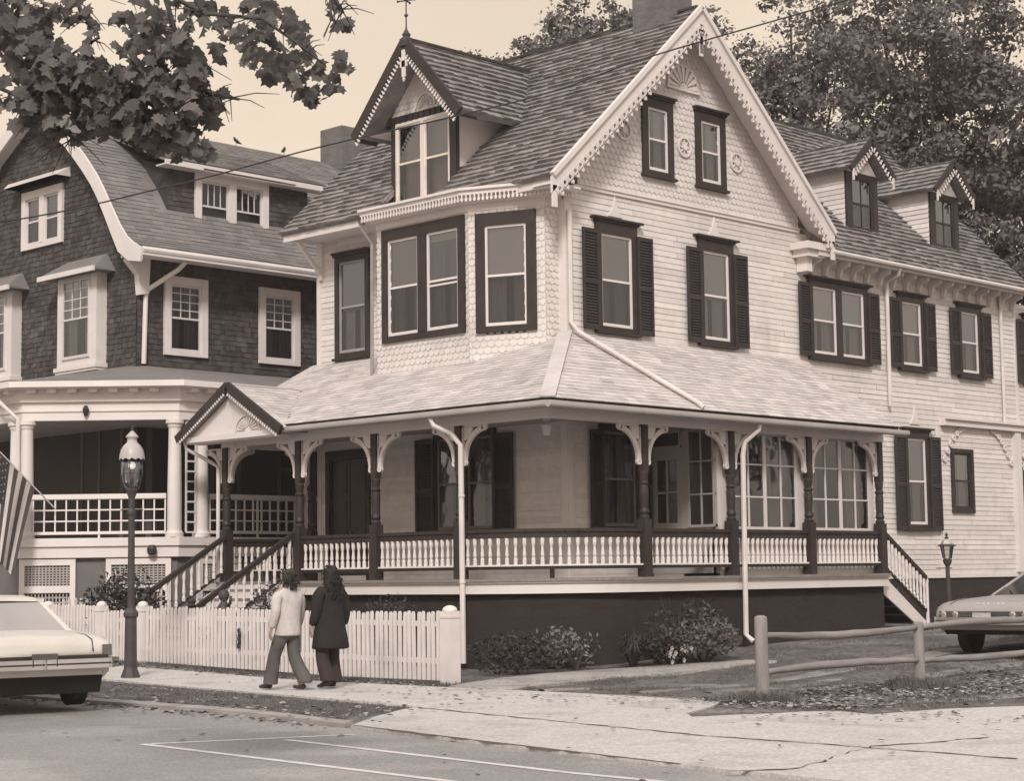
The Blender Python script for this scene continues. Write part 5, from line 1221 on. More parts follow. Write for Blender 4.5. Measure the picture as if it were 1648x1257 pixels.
tree('broad leafy tree directly behind the peak of the front gable', (23.5, 12.5, 0), [(22.6, 12.1, 18.6, 2.6, 2.2), (24.4, 10.9, 16.2, 3.0, 2.6), (22.4, 13.2, 15.6, 3.0, 2.6), (25.5, 9.5, 18.8, 2.2, 2.0), (23.5, 12.0, 12.5, 3.6, 2.5)], 330, 120, .068, lf_far, 22, spread=.62)
tree('dense tall tree behind the two small dormers', (24.6, 6.6, 0), [(23.0, 6.4, 17.6, 3.0, 2.2), (22.0, 8.0, 14.5, 2.6, 2.4), (24.5, 5.4, 14.8, 2.6, 2.6), (24.0, 5.2, 15.8, 1.5, 1.4), (24.0, 6.6, 11.6, 3.2, 2.0)], 440, 125, .068, lf_far, 23, spread=.6)
tree('thin pale tree top at the far right edge of the sky', (34.5, 9.0, 0), [(35.2, 7.6, 18.6, 1.4, 2.0), (34.2, 9.6, 15.6, 2.2, 1.8), (35.6, 7.2, 16.4, 1.6, 2.2)], 60, 60, .09, lf_far2, 24, spread=.6)
tree('dark bushy tree low behind the end of the wing roof', (28.5, 5.2, 0), [(27.2, 5.8, 12.4, 2.6, 2.6), (28.4, 4.4, 14.6, 2.2, 1.8), (27.6, 4.4, 9.6, 3.0, 2.6), (26.3, 7.8, 13.6, 1.8, 1.6), (29.6, 2.6, 12, 2.0, 3)], 300, 120, .072, lf_dark, 25, spread=.62)
tree('street tree standing across the road, seen only in window reflections', (-27, 20, 0), [(-27, 20, 8, 4, 3), (-25, 24, 7, 3, 2.5)], 90, 60, .2, lf_dark, 26, 'street trees out of view', spread=.9)
tree('street tree standing beyond the driveway, seen only in window reflections', (24, -27, 0), [(24, -27, 8.5, 4.5, 3.5), (30, -24, 7, 3, 2.5), (17, -31, 6.5, 3.5, 2.5)], 110, 60, .2, lf_dark, 27, 'street trees out of view', spread=.9)
# ---- the maple whose boughs hang into the upper left
random.seed(5)
MP = thing('maple_tree', 'street maple whose leafy boughs hang across the upper left corner', 'tree', (-20.0, -8.1, 0))
LOBE = [(0, -1.0, 0), (.24, -.64, .02), (.58, -.74, .08), (.62, -.44, .06), (1.0, -.22, .16), (.76, .10, .08), (.82, .56, .12), (.46, .55, .04), (.0, 1.05, -.05), (-.44, .57, .04), (-.84, .54, .12), (-.74, .09, .08), (-1.0, -.20, .16), (-.62, -.43, .06), (-.58, -.76, .08), (-.24, -.64, .02)]
def mleaf(m, c, n, tip, s):
    n = n.normalized(); t = (tip-n*tip.dot(n))
    if t.length < .01: t = n.orthogonal()
    t.normalize(); u = t.cross(n); k = random.uniform(.8, 3.6); tw = random.uniform(-.4, .4)
    b = len(m.v); m.v.append(tuple(c)); 
    for x, y, z in LOBE: m.v.append(tuple(c+u*x*s*.5*random.uniform(.85, 1.1)+t*y*s*.5*random.uniform(.9, 1.08)-n*(z*k*s*.5+tw*x*y*s*.3)))
    for i in range(16): m.f.append((b, b+1+i, b+1+(i+1) % 16)); m.m.append(0)
limbs = [[(-19.02,-11.42,5.94),(-18.54,-11.85,5.58),(-18.16,-12.2,5.27),(-17.9,-12.43,5.05),(-17.71,-12.6,4.88),(-17.54,-12.74,4.68)],
 [(-18.68,-10.8,5.19),(-18.21,-11.28,5.22),(-17.91,-11.56,5.04),(-17.69,-11.8,5.17)],
 [(-18.53,-12.62,5.84),(-18.07,-13.05,5.58),(-17.83,-13.27,5.41),(-17.56,-13.54,5.37),(-17.38,-13.7,5.2),(-17.24,-13.82,5.05)],
 [(-17.92,-12.82,5.85),(-17.8,-12.87,5.42),(-17.72,-12.91,5.08),(-17.6,-13.0,4.91)],
 [(-17.54,-14.03,5.6),(-17.41,-14.13,5.39),(-17.37,-14.15,5.31)],
 [(-18.16,-12.03,6.08),(-18.04,-12.09,5.64),(-17.94,-12.17,5.46),(-18.23,-11.83,5.2)],
 [(-17.69,-12.93,5.04),(-17.59,-13.02,4.95),(-17.45,-13.15,4.91)],
 [(-18.58,-12.26,4.71),(-18.42,-12.43,4.68),(-18.31,-12.52,4.58)]]
m = MB()
m.tube([(-20.0, -8.1, -.2), (-20.05, -8.15, 1.5), (-20.1, -8.3, 4.2), (-20.3, -8.6, 7.5), (-20.2, -9.0, 10)], [.36, .28, .24, .17, .08], 12)
for p in [(-18.68, -10.8, 5.19), (-19.02, -11.42, 5.94), (-18.53, -12.62, 5.84), (-17.92, -12.82, 5.85), (-18.16, -12.03, 6.08), (-17.54, -14.03, 5.6)]:
    q = Vector(p); s = Vector((-20.12, -8.4, random.uniform(5.2, 6.8))); m.tube([s, s.lerp(q, .5)+Vector((0, 0, .25)), q], [.09, .05, .018], 8)
m.build('trunk', bark, MP, smooth=True)
m = MB()
for l_ in limbs:
    n = len(l_); m.tube(l_, [.017*(1-i/n)+.004 for i in range(n)], 6)
    for _ in range(30):
        i = random.randrange(n-1); a = Vector(l_[i]).lerp(Vector(l_[i+1]), random.random()); b = a+Vector((random.gauss(0, .14), random.gauss(0, .14), random.uniform(-.22, .06))); m.tube([a, a.lerp(b, .5)+Vector((0, 0, .02)), b], [.005, .004, .002], 5)
m.build('twigs', bark, MP, smooth=True)
m = MB(); right = Vector((.70, -.714, 0)); up_ = Vector((0, 0, 1)); fw = Vector((.71, .70, .1))
def cluster(c, ru, rr, n, s0=.08, s1=.155, deep=.5):
    c = Vector(c)
    for _ in range(n):
        v = rv(); p = c+right*v.x*rr+up_*v.y*ru+fw*random.uniform(-deep, deep)
        mleaf(m, p, Vector((random.gauss(0, .6), random.gauss(0, .6), 1.0))*(.35)+fw*random.uniform(-1, -.3)+right*random.gauss(0, .5), Vector((random.gauss(0, .5), random.gauss(0, .5), -1.0)), random.uniform(s0, s1))
C12 = lambda px, py: CAM+Vector(_dir(px, py))*12.8
def _dir(px, py):      # bough positions given as bearings from the street, fixed here as world directions
    a = R(44.481)-math.atan((px-824)/3000); e = (920-py+.0135*(824-px)*0)/3000
    return (math.cos(a), math.sin(a), e)
for px, py, rr, ru, n in ((30, 20, 55, 30, 70), (30, 80, 60, 40, 95), (110, 100, 60, 35, 85), (60, 150, 75, 38, 95), (150, 150, 70, 45, 100), (230, 130, 60, 40, 80), (230, 190, 65, 38, 85), (160, 185, 60, 28, 55), (265, 215, 45, 28, 50), (300, 170, 42, 45, 50), (305, 90, 28, 32, 28), (250, 75, 55, 30, 50), (230, 20, 60, 22, 48), (330, 15, 50, 18, 24), (310, 130, 35, 35, 40), (20, 180, 40, 20, 22), (120, 15, 30, 14, 10), (320, 235, 18, 18, 9),
                           (395, 62, 24, 20, 8), (425, 48, 30, 18, 10), (440, 92, 30, 25, 11), (480, 110, 26, 24, 11), (485, 70, 28, 20, 8), (470, 30, 24, 18, 7), (420, 8, 45, 12, 12), (548, 78, 10, 18, 4), (530, 105, 16, 18, 5), (545, 5, 20, 8, 6), (345, 60, 10, 16, 2), (500, 130, 16, 12, 4), (85, 205, 30, 10, 6)):
    k = 12.8/3000; cluster(C12(px, py), ru*k*.95, rr*k*.95, int(n*(1.02 if n > 20 else 1.8)))
m.build('leaves', lf_near, MP, fix=False)
# ---- shrubs
def shrub(name, label, c, rx, rz, n, ls, lm=None, seed=1, stems=12, group='shrubs around the white house', flowers=0, blade=False, lumps=6, cat='shrub', ry=None):
    random.seed(seed); c = Vector(c); t = thing(name, label, cat, c, group); m = MB(); ry = ry or rx
    if blade:
        for _ in range(n):
            a = random.random()*6.28; l_ = rx*random.uniform(.7, 1.3); d = Vector((math.cos(a), math.sin(a), 0)); h = rz*random.uniform(.8, 1.6); s = Vector((-d.y, d.x, 0))*.012
            p0 = c+d*.03; p1 = c+d*l_*.4+Vector((0, 0, h)); p2 = c+d*l_+Vector((0, 0, h*.8*random.uniform(.6, 1.2)))
            m.add([p0-s, p0+s, p1+s, p1-s, p2], [(0, 1, 2, 3), (3, 2, 4)])
    else:
        lp = [(c+Vector((random.uniform(-1, 1)*rx*.6, random.uniform(-1, 1)*ry*.6, rz*random.uniform(.45, 1.35))), random.uniform(.35, .62)) for _ in range(lumps)]
        for _ in range(n):
            q, s = random.choice(lp); v = rv(); v = v.normalized()*v.length**.6; p = q+Vector((v.x*rx*s*1.3, v.y*ry*s*1.3, v.z*rz*s*1.1))
            if p.z < c.z+.02: p.z = c.z+random.random()*.2
            a = Vector((random.gauss(0, 1), random.gauss(0, 1), random.gauss(0, .7))).normalized(); b = a.orthogonal().normalized(); w = ls*random.uniform(.5, 1.3); th = random.random()*6.28; b = (b*math.cos(th)+a.cross(b)*math.sin(th))
            m.add([p-a*w, p-b*w*.5, p+a*w, p+b*w*.5], [(0, 1, 2, 3)])
    m.build('foliage', lm or lf_shrub, t, fix=False)
    m = MB()
    for _ in range(stems):
        a = random.random()*6.28; e = c+Vector((math.cos(a)*rx*random.uniform(.2, .9), math.sin(a)*ry*random.uniform(.2, .9), rz*random.uniform(1.0, 1.9))); m.tube([c-Vector((0, 0, .05)), c.lerp(e, .5)+Vector((0, 0, .08)), e], [.012, .008, .003], 5)
    m.build('stems', bark, t)
    if flowers:
        m = MB()
        for _ in range(flowers):
            p = c+Vector((random.uniform(-1, .8)*rx, -ry*random.uniform(.7, 1.05), rz*random.uniform(.2, .9)))
            for k in range(5): a = k*1.257; u = Vector((math.cos(a), -.3, math.sin(a)))*.035; w = Vector((-math.sin(a), 0, math.cos(a)))*.018; m.add([p, p+u-w, p+u*1.4, p+u+w], [(0, 1, 2, 3)])
        fo = m.build('flowers', mat('white_petal', .45, .7, .1, 5), t, fix=False); fo['kind'] = 'stuff'
    return t
G0 = ground_z
shrub('shrub', 'dark rounded rhododendron in front of the neighbour house lattice', (-4.35, 7.55, G0(-4.3, 7.5)), .95, 1.0, 2600, .06, seed=31, lumps=9)
shrub('shrub', 'dark bush between the neighbour house and the front steps', (-4.9, 7.25, G0(-4.9, 7.2)), .35, .6, 500, .05, seed=32, lumps=4)
shrub('rose_bush', 'rose bush beside the front steps behind the pale jumper walker', (-3.7, 3.9, G0(-3.7, 3.9)), .75, .85, 1500, .035, seed=33, stems=26, flowers=0, lumps=8)
shrub('rose_bush', 'straggly rose bush right of the dark coated walker', (-3.6, 1.0, G0(-3.6, 1)), .6, .72, 700, .038, seed=34, stems=30, lumps=7)
shrub('shrub', 'low leafy shrub just right of the fence end post', (-2.9, -1.5, G0(-3, -1.6)), .65, .40, 1400, .045, seed=35, lumps=8)
shrub('shrub', 'spreading branch of pale leaves against the dark brick foundation', (-1.75, -1.75, G0(-1.9, -2)), .6, .38, 420, .05, lf_far2, seed=36, stems=22, lumps=5)
shrub('spiky_plant', 'clump of long spiky leaves at the foot of the foundation', (-1.15, -2.5, G0(-1.1, -2.5)), .50, .36, 110, .1, lf_shrub, seed=37, blade=True, stems=5, cat='plant')
shrub('shrub', 'flowering shrub with white blooms beside the foundation', (-.65, -2.75, G0(-.6, -2.7)), .5, .36, 1300, .045, seed=38, flowers=18, lumps=7)
shrub('shrub', 'big dark bush next to the porch downspout', (.15, -3.1, G0(.1, -3.1)), .72, .50, 2400, .05, lf_dark, seed=39, lumps=9)
shrub('shrub', 'taller loose bush growing behind the flowering shrub', (.05, -2.5, G0(0, -2.5)), .55, .62, 900, .045, seed=40, stems=20, lumps=7)
shrub('shrub', 'low hedge of weeds beside the side steps behind the car', (8.2, -3.1, G0(8, -3)), .9, .18, 500, .05, seed=41, lumps=7, ry=.3)
# =================================================================== fences
random.seed(77)
FX0 = -5.5
pf = thing('picket_fence', 'white picket fence along the pavement with rounded pickets', 'fence', (FX0, 1.5, 0))
pw = mat('picket_paint', .64, .65, .06, 3, .1, 40, island=.05, blot=(1.3, .6, .85))
def picket(t, x, y, z0, z1, w=.069, th=.022, ux=(0, 1), nm='picket'):
    m = MB(); F = frame((x, y), ux, (-ux[1], ux[0])); w_ = w/2; tl = random.gauss(0, .007); dz = random.gauss(0, .010)
    m.prism(F, [(-w_, z0), (w_, z0), (w_+tl, z1-.05+dz), (w_*.8+tl, z1-.02+dz), (w_*.4+tl, z1+dz-.003), (-w_*.4+tl, z1+dz-.003), (-w_*.8+tl, z1-.02+dz), (-w_+tl, z1-.05+dz)], -th/2, th/2)
    return m.build(nm, pw, t)
def fpost(t, x, y, z0, z1, a=.095):
    m = MB(); m.box((x-a, y-a, z0-.2), (x+a, y+a, z1)); m.box((x-a-.012, y-a-.012, z1-.10), (x+a+.012, y+a+.012, z1-.07)); m.lathe((x, y, z1), [(a*1.05, 0), (a*1.08, .02), (a*.9, .055), (a*.5, .08), (.01, .088)], 12); return m.build('fence_post', pw, t)
for a, b in ((-2.52, 5.38), (6.92, 8.55)):
    n = int((b-a)/.107)
    for i in range(n):
        y = a+(i+.5)*(b-a)/n; picket(pf, FX0, y, ground_z(FX0, y)+.05, 1.09+.014*max(0, y)*.9)
    for zz in (.30, .86):
        m = MB(); m.hexa([(FX0+.014, a-.1, zz), (FX0+.05, a-.1, zz), (FX0+.05, b+.1, zz+.008*(b-a)), (FX0+.014, b+.1, zz+.008*(b-a)), (FX0+.014, a-.1, zz+.08), (FX0+.05, a-.1, zz+.08), (FX0+.05, b+.1, zz+.08+.008*(b-a)), (FX0+.014, b+.1, zz+.08+.008*(b-a))]); m.build('rail', pw, pf)
fpost(pf, FX0, -2.62, 0, 1.10, .11); fpost(pf, FX0, 5.48, .1, 1.16, .09); fpost(pf, FX0, 6.82, .12, 1.16, .09); fpost(pf, FX0, 8.66, .15, 1.16, .10)
gt = thing('garden_gate', 'white picket gate between two posts in front of the porch steps', 'gate', (FX0, 6.15, .1))
for i in range(11): picket(gt, FX0+.0, 5.65+i*.105, .16, 1.08)
m = MB(); m.box((FX0+.013, 5.6, .30), (FX0+.045, 6.72, .38)); m.box((FX0+.013, 5.6, .86), (FX0+.045, 6.72, .94)); m.beam((FX0+.03, 5.62, .36), (FX0+.03, 6.7, .88), .03, .07); m.build('frame', pw, gt)
bf = thing('back_fence', 'short run of grey pickets between the neighbour lattice and the dark shrub', 'fence', (-4.6, 8.35, .15))
pw2 = pw
for i in range(13): picket(bf, -5.35+i*.125, 8.35, .2, 1.30, .06, ux=(1, 0))
m = MB(); m.box((-5.4, 8.365, .4), (-3.7, 8.40, .47)); m.box((-5.4, 8.365, .95), (-3.7, 8.40, 1.02)); m.build('rail', pw, bf)
# weathered rail fence
rf = thing('rail_fence', 'weathered grey post and rail fence beside the driveway', 'fence', (-5.94, -8.8, 0))
px_ = [-5.94, -2.30, 1.35, 5.0, 8.7, 12.4]; hh = [1.07, .90, .92, .92, .92, .92]
for i, (x, h) in enumerate(zip(px_, hh)):
    z = gz(x, -8.8) if x > -5.8 else 0; r = .085 if i == 0 else .075; m = MB()
    m.lathe((x, -8.8, 0), [(r*1.02, z-.3), (r, z+.2), (r*.97, h-.03), (r*.9, h-.005), (r*.5, h+.01), (.01, h+.012)], 14)
    m.build('fence_post', post_wood, rf, smooth=False)
for i in range(5):
    a, b = px_[i], px_[i+1]
    for z0, sg in ((.83, -.05), (.37, .03)):
        P = []
        for k in range(15):
            t = k/14; P.append((a+(b-a)*t, -8.8+random.gauss(0, .003), z0+(.0 if i else 0)+sg*math.sin(math.pi*t)*(1 if i % 2 == 0 else -.8)+random.gauss(0, .003)))
        m = MB(); m.tube(P, [.035+.02*math.sin(math.pi*min(max(k/14, .06), .94)) for k in range(15)], 9); m.build('rail', rail_wood, rf, smooth=True)
# =================================================================== street lamps
mantle = bpy.data.materials.new('lit_mantle'); mantle.use_nodes = True; p_ = mantle.node_tree.nodes['Principled BSDF']
p_.inputs['Base Color'].default_value = (.9, .85, .78, 1); p_.inputs['Emission Color'].default_value = (1, .9, .78, 1); p_.inputs['Emission Strength'].default_value = .55
LX, LY = -7.83, 2.4
sl = thing('street_lamp', 'tall dark iron gas style lamp with white scalloped hood on the pavement', 'street lamp', (LX, LY, 0), 'gas style lamps')
m = MB(); m.lathe((LX, LY, 0), [(.165, -.05), (.165, .05), (.155, .09), (.115, .20), (.105, .24), (.095, 1.02), (.12, 1.05), (.122, 1.10), (.10, 1.14), (.065, 1.18), (.060, 1.3), (.052, 2.66), (.07, 2.70), (.07, 2.74), (.052, 2.78), (.05, 2.95), (.075, 3.02), (.10, 3.08), (.10, 3.12)], 8, rot=.5); m.build('pole', iron, sl)
m = MB(); m.tube([(LX+.707*.18, LY-.707*.18, 2.77), (LX-.707*.18, LY+.707*.18, 2.77)], .012, 6); m.build('ladder_bar', iron, sl)
m = MB(); m.lathe((LX, LY, 0), [(.105, 3.12), (.155, 3.25), (.17, 3.36), (.168, 3.62)], 18); o_ = m.build('lantern_glass', glass_lamp, sl, smooth=True)
m = MB()
for k in range(4): a = math.pi/4+math.pi/2*k; m.tube([(LX+math.cos(a)*.11, LY+math.sin(a)*.11, 3.1), (LX+math.cos(a)*.172, LY+math.sin(a)*.172, 3.34), (LX+math.cos(a)*.176, LY+math.sin(a)*.176, 3.66)], .009, 6)
m.build('lantern_frame', iron, sl)
m = MB(); n = 24; pr_ = [(.205, 3.60), (.20, 3.66), (.18, 3.74), (.14, 3.81), (.10, 3.85), (.085, 3.86), (.075, 3.93), (.105, 3.95), (.10, 3.965), (.05, 4.02), (.015, 4.06)]
b0 = len(m.v)
for j, (r, z) in enumerate(pr_):
    for k in range(n*2): a = math.pi*k/n; zz = z-(.022*(k % 4 in (1, 2)) if j == 0 else 0); m.v.append((LX+r*math.cos(a), LY+r*math.sin(a), zz))
for j in range(len(pr_)-1):
    for k in range(n*2): q = n*2; m.f.append((j*q+k, j*q+(k+1) % q, (j+1)*q+(k+1) % q, (j+1)*q+k)); m.m.append(0)
hd = m.build('hood', mat('enamel_white', .42, .35, .06, 6), sl, smooth=True)
m = MB(); m.lathe((LX, LY, 4.05), [(.02, 0), (.03, .02), (.012, .05), (.02, .07), (.004, .11)], 8); m.build('finial', iron, hd)
m = MB(); m.lathe((LX, LY, 0), [(.02, 3.43), (.055, 3.46), (.06, 3.50), (.04, 3.54), (.015, 3.55)], 12); m.build('mantle', mantle, sl, smooth=True)
m = MB(); m.lathe((LX, LY, 0), [(.02, 3.1), (.02, 3.43)], 8); m.build('gas_pipe', iron, sl)
l2 = thing('street_lamp', 'short dark yard lamp standing behind the car by the siding', 'street lamp', (9.64, -2.0, .5), 'gas style lamps')
x, y = 9.64, -2.0
m = MB(); m.lathe((x, y, 0), [(.09, .3), (.09, .8), (.05, .85), (.045, 1.70), (.09, 1.78), (.10, 1.84), (.06, 1.86)], 10); m.tube([(x-.28, y+.1, 1.66), (x+.1, y-.04, 1.66)], .012, 6); m.build('pole', iron, l2)
m = MB(); m.lathe((x, y, 0), [(.09, 1.86), (.13, 2.12)], 6); m.build('lantern_glass', glass_lamp, l2)
m = MB(); m.lathe((x, y, 0), [(.19, 2.12), (.19, 2.14), (.13, 2.17)], 6); m.lathe((x, y, 0), [(.02, 2.26), (.05, 2.30), (.02, 2.34), (.035, 2.37), (.005, 2.42)], 8)
for k in range(6): a = math.pi/3*k; m.tube([(x+math.cos(a)*.09, y+math.sin(a)*.09, 1.86), (x+math.cos(a)*.135, y+math.sin(a)*.135, 2.12)], .008, 5)
m.build('lantern_frame', iron, l2)
m = MB(); m.lathe((x, y, 0), [(.13, 2.17), (.10, 2.24), (.03, 2.28)], 6); m.build('hood', mat('enamel_white', .66), l2)
# =================================================================== cars
def car(name, label, loc, head, paint, style, parts=True):
    t = thing(name, label, 'car', (loc[0], loc[1], loc[2])); ca, sa = math.cos(head), math.sin(head)
    T = lambda x, y, z: (loc[0]+ca*x-sa*y, loc[1]+sa*x+ca*y, loc[2]+z)
    tyre = mat('tyre', .03, .9, .2, 5); chrome = mat('chrome', (.75, .73, .72, 1), .16, .03, 3, metal=1); glassd = mat('car_glass', g(.05), .06, .1, 1, spec=.9) if style == 'front' else mat('painted_glare_glass', g(.34), .12, .15, 1, spec=.9); rub = mat('black_rubber', .03, .6)  # glass of the car seen from behind is paled, sky glare put into its colour
    st_ = [(-2.66, .86, .78, .46), (-2.62, .92, .86, .40), (-2.4, .965, .915, .36), (-1.9, .985, .945, .32), (-1.35, .99, .965, .30), (-.4, .985, .95, .28), (.6, .985, .96, .28), (1.0, .985, .965, .30), (1.9, .975, .93, .33), (2.4, .96, .89, .38), (2.62, .93, .83, .42), (2.68, .88, .74, .46)]
    m = MB(); rings = []
    for x, w, zt, zb in st_:
        hl = [(0, zt+.02), (w*.55, zt+.012), (w*.84, zt-.005), (w*.955, zt-.035), (w, zt-.12), (w*1.0, zt-.22), (w*.99, (zt+zb)/2), (w*.965, zb+.06), (w*.9, zb), (0, zb)]
        ring = hl+[(-a, b) for a, b in hl[-2:0:-1]]; rings.append([T(x, a, b) for a, b in ring])
    k = len(rings[0])
    for r in rings: m.v.extend(r)
    for i in range(len(rings)-1):
        for j in range(k): m.f.append((i*k+j, i*k+(j+1) % k, (i+1)*k+(j+1) % k, (i+1)*k+j)); m.m.append(0)
    m.f.append(tuple(range(k))); m.m.append(0); m.f.append(tuple((len(rings)-1)*k+j for j in range(k))); m.m.append(0)
    m.build('body', paint, t, smooth=True)
    # cabin
    rb, rr, rf_, wf = (-1.62, -.95, .10, .92) if style == 'rear' else (-1.7, -1.0, .0, .98)
    m = MB(); cs = [(rb, .74, .93, 0), (rb+.12, .73, 1.0, 0), (rr-.08, .63, 1.33, 0), (rr+.05, .61, 1.385, 0), (-.4, .62, 1.415, 0), (rf_-.08, .62, 1.40, 0), (rf_+.08, .63, 1.35, 0), (wf-.1, .74, .99, 0), (wf, .76, .93, 0)]
    # roof skin
    rl = [(rr-.06, .60, 1.335), (rr+.05, .60, 1.385), (-.4, .61, 1.415), (rf_-.08, .61, 1.40), (rf_+.07, .61, 1.35)]
    vs = []
    for x, w, z in rl: vs += [T(x, -w, z-.035), T(x, -w*.85, z), T(x, 0, z+.015), T(x, w*.85, z), T(x, w, z-.035)]
    m.add(vs, [(i*5+j, i*5+j+1, (i+1)*5+j+1, (i+1)*5+j) for i in range(4) for j in range(4)])
    for s in (-1, 1):
        for (x0, w0, z0), (x1, w1, z1), th in (((rb-.02, .79, .93), (rr-.06, .60, 1.32), .13 if style == 'rear' else .10), ((wf+.02, .80, .94), (rf_+.07, .61, 1.335), .05)):
            sx_ = 1 if x0 < x1 else -1
            m.add([T(x0, s*w0, z0), T(x0+sx_*th*1.6, s*(w0+.0), z0), T(x1+sx_*th, s*w1, z1), T(x1, s*w1, z1), T(x0, s*(w0-.09), z0), T(x0+sx_*th*1.6, s*(w0-.09), z0), T(x1+sx_*th, s*(w1-.07), z1), T(x1, s*(w1-.07), z1)], BF)
        m.beam(T(rr, s*.605, 1.345), T(rf_+.05, s*.605, 1.34), .045, .05)
        m.beam(T(-.45, s*.78, .94), T(-.45, s*.605, 1.34), .05, .05)
    m.build('roof', paint, t, smooth=False)
    m = MB()
    m.add([T(rb, -.70, .945), T(rb, .70, .945), T(rr-.06, .54, 1.325), T(rr-.06, -.54, 1.325)], [(0, 1, 2, 3)]); m.build('rear_window', glassd, t, fix=False)
    m = MB(); m.add([T(wf, -.72, .955), T(wf, .72, .955), T(rf_+.06, .56, 1.33), T(rf_+.06, -.56, 1.33)], [(0, 1, 2, 3)]); m.build('windscreen', glassd, t, fix=False)
    for s in (-1, 1):
        m = MB(); m.add([T(rb+.2, s*.775, .95), T(wf-.1, s*.785, .95), T(rf_+.05, s*.60, 1.33), T(rr+.05, s*.60, 1.33)], [(0, 1, 2, 3)]); m.build('side_window', glassd, t, fix=False)
    m = MB(); seam = mat('panel_gap', .02, .9)
    if style == 'rear':
        for s in (-1, 1): m.beam(T(-1.66, s*.66, .952), T(-2.38, s*.66, .925), .012, .006); m.beam(T(-2.38, s*.66, .925), T(-2.62, s*.66, .868), .012, .008); m.beam(T(-2.62, s*.66, .868), T(-2.68, s*.66, .72), .012, .012)
    else:
        for s in (-1, 1): m.beam(T(1.02, s*.70, .972), T(1.9, s*.69, .935), .012, .006); m.beam(T(1.9, s*.69, .935), T(2.4, s*.68, .895), .012, .006); m.beam(T(2.4, s*.68, .895), T(2.6, s*.67, .84), .012, .008)
    for s in (-1, 1):
        for xx in (-.52, .78): m.beam(T(xx, s*.992, .40), T(xx, s*.992, .88), .01, .012, up=Vector((1, 0, 0)))
    m.build('panel_gaps', seam, t)
    m = MB()
    for s in (-1, 1): m.beam(T(-.72, s*1.0, .80), T(-.56, s*1.0, .80), .03, .02); m.beam(T(-2.3, s*.997, .62), T(2.3, s*.997, .62), .012, .03)
    m.build('trim_strip', chrome, t)
    m = MB(); zv = .20 if style == 'rear' else .34; yv = -2.60 if style == 'rear' else 2.60; sgn = -1 if style == 'rear' else 1
    m.add([T(sgn*2.45, -.88, .47), T(sgn*2.66, -.80, .47), T(sgn*2.66, .80, .47), T(sgn*2.45, .88, .47), T(sgn*2.35, -.88, zv), T(sgn*2.52, -.80, zv), T(sgn*2.52, .80, zv), T(sgn*2.35, .88, zv)], BF); m.build('valance', mat('shaded_valance', .02, .9), t)  # valance near black, the shadow below the bumper put into its colour
    if style == 'front':
        m = MB()
        for i, w_ in enumerate((.05, .05, .02, .05, .05, .05)): m.add([T(2.615, .34-i*.09, .835), T(2.615, .34-i*.09-w_, .835), T(2.60, .34-i*.09-w_, .868), T(2.60, .34-i*.09, .868), T(2.63, .34-i*.09, .84), T(2.63, .34-i*.09-w_, .84), T(2.615, .34-i*.09-w_, .873), T(2.615, .34-i*.09, .873)], BF)
        m.build('hood_letters', chrome, t)
        m = MB(); m.tube([T(1.02, .3, .975), T(.75, .1, 1.06)], .008, 5); m.tube([T(1.02, -.3, .975), T(.75, -.5, 1.06)], .008, 5); m.build('wipers', rub, t)
    for x in (-1.72, 1.72):
        for s in (-1, 1):
            m = MB(); c = Vector(T(x, s*.76, .33)); ax = (Vector(T(x, s*.92, .33))-c).normalized()
            m.tube([c-ax*.10, c-ax*.09, c+ax*.09, c+ax*.10], [.29, .33, .33, .29], 24); wh = m.build('wheel', tyre, t)
            m = MB(); m.tube([c+ax*.095, c+ax*.115, c+ax*.125], [.20, .17, .06], 18); m.build('hub_cap', chrome, wh)
    for x, nm in ((-2.74, 'rear_bumper'), (2.76, 'front_bumper')):
        sg = 1 if x > 0 else -1; m = MB()
        pts = [T(sg*2.30, -1.0, .575), T(sg*2.60, -.985, .575), T(x, -.86, .575), T(x+sg*.03, 0, .575), T(x, .86, .575), T(sg*2.60, .985, .575), T(sg*2.30, 1.0, .575)]
        for a, b in zip(pts[:-1], pts[1:]): m.beam(a, b, .07, .12)
        for q in pts[1:-1]: m.lathe((q[0], q[1], q[2]-.06), [(.045, 0), (.045, .12)], 8)
        bo = m.build(nm, chrome, t)
        m = MB()
        for a, b in zip(pts[1:-2], pts[2:-1]): m.beam((a[0]+ca*sg*.0, a[1]+sa*sg*.0, a[2]), (b[0], b[1], b[2]), .085, .02)
        m.build('bumper_strip', rub, bo)
    sg = -1 if style == 'rear' else 1; X = sg*2.69
    m = MB(); m.add([T(X, -.86, .68), T(X, .86, .68), T(X-sg*.02, .86, .635), T(X-sg*.02, -.86, .635)], [(0, 1, 2, 3)]) if style == 'rear' else m.add([T(X+sg*.01, -.82, .73), T(X+sg*.01, .82, .73), T(X+sg*.01, .82, .62), T(X+sg*.01, -.82, .62)], [(0, 1, 2, 3)])
    m.build('tail_panel' if style == 'rear' else 'grille', mat('dark_panel', g(.06), .5), t, fix=False)
    m = MB(); xp = X+sg*.11; m.add([T(xp, -.16, .55), T(xp, .16, .55), T(xp, .16, .71), T(xp, -.16, .71), T(xp-sg*.03, -.16, .55), T(xp-sg*.03, .16, .55), T(xp-sg*.03, .16, .71), T(xp-sg*.03, -.16, .71)], BF)
    m.build('number_plate', mat('plate_'+style, .09 if style == 'rear' else .45, .6, .2, 20), t)
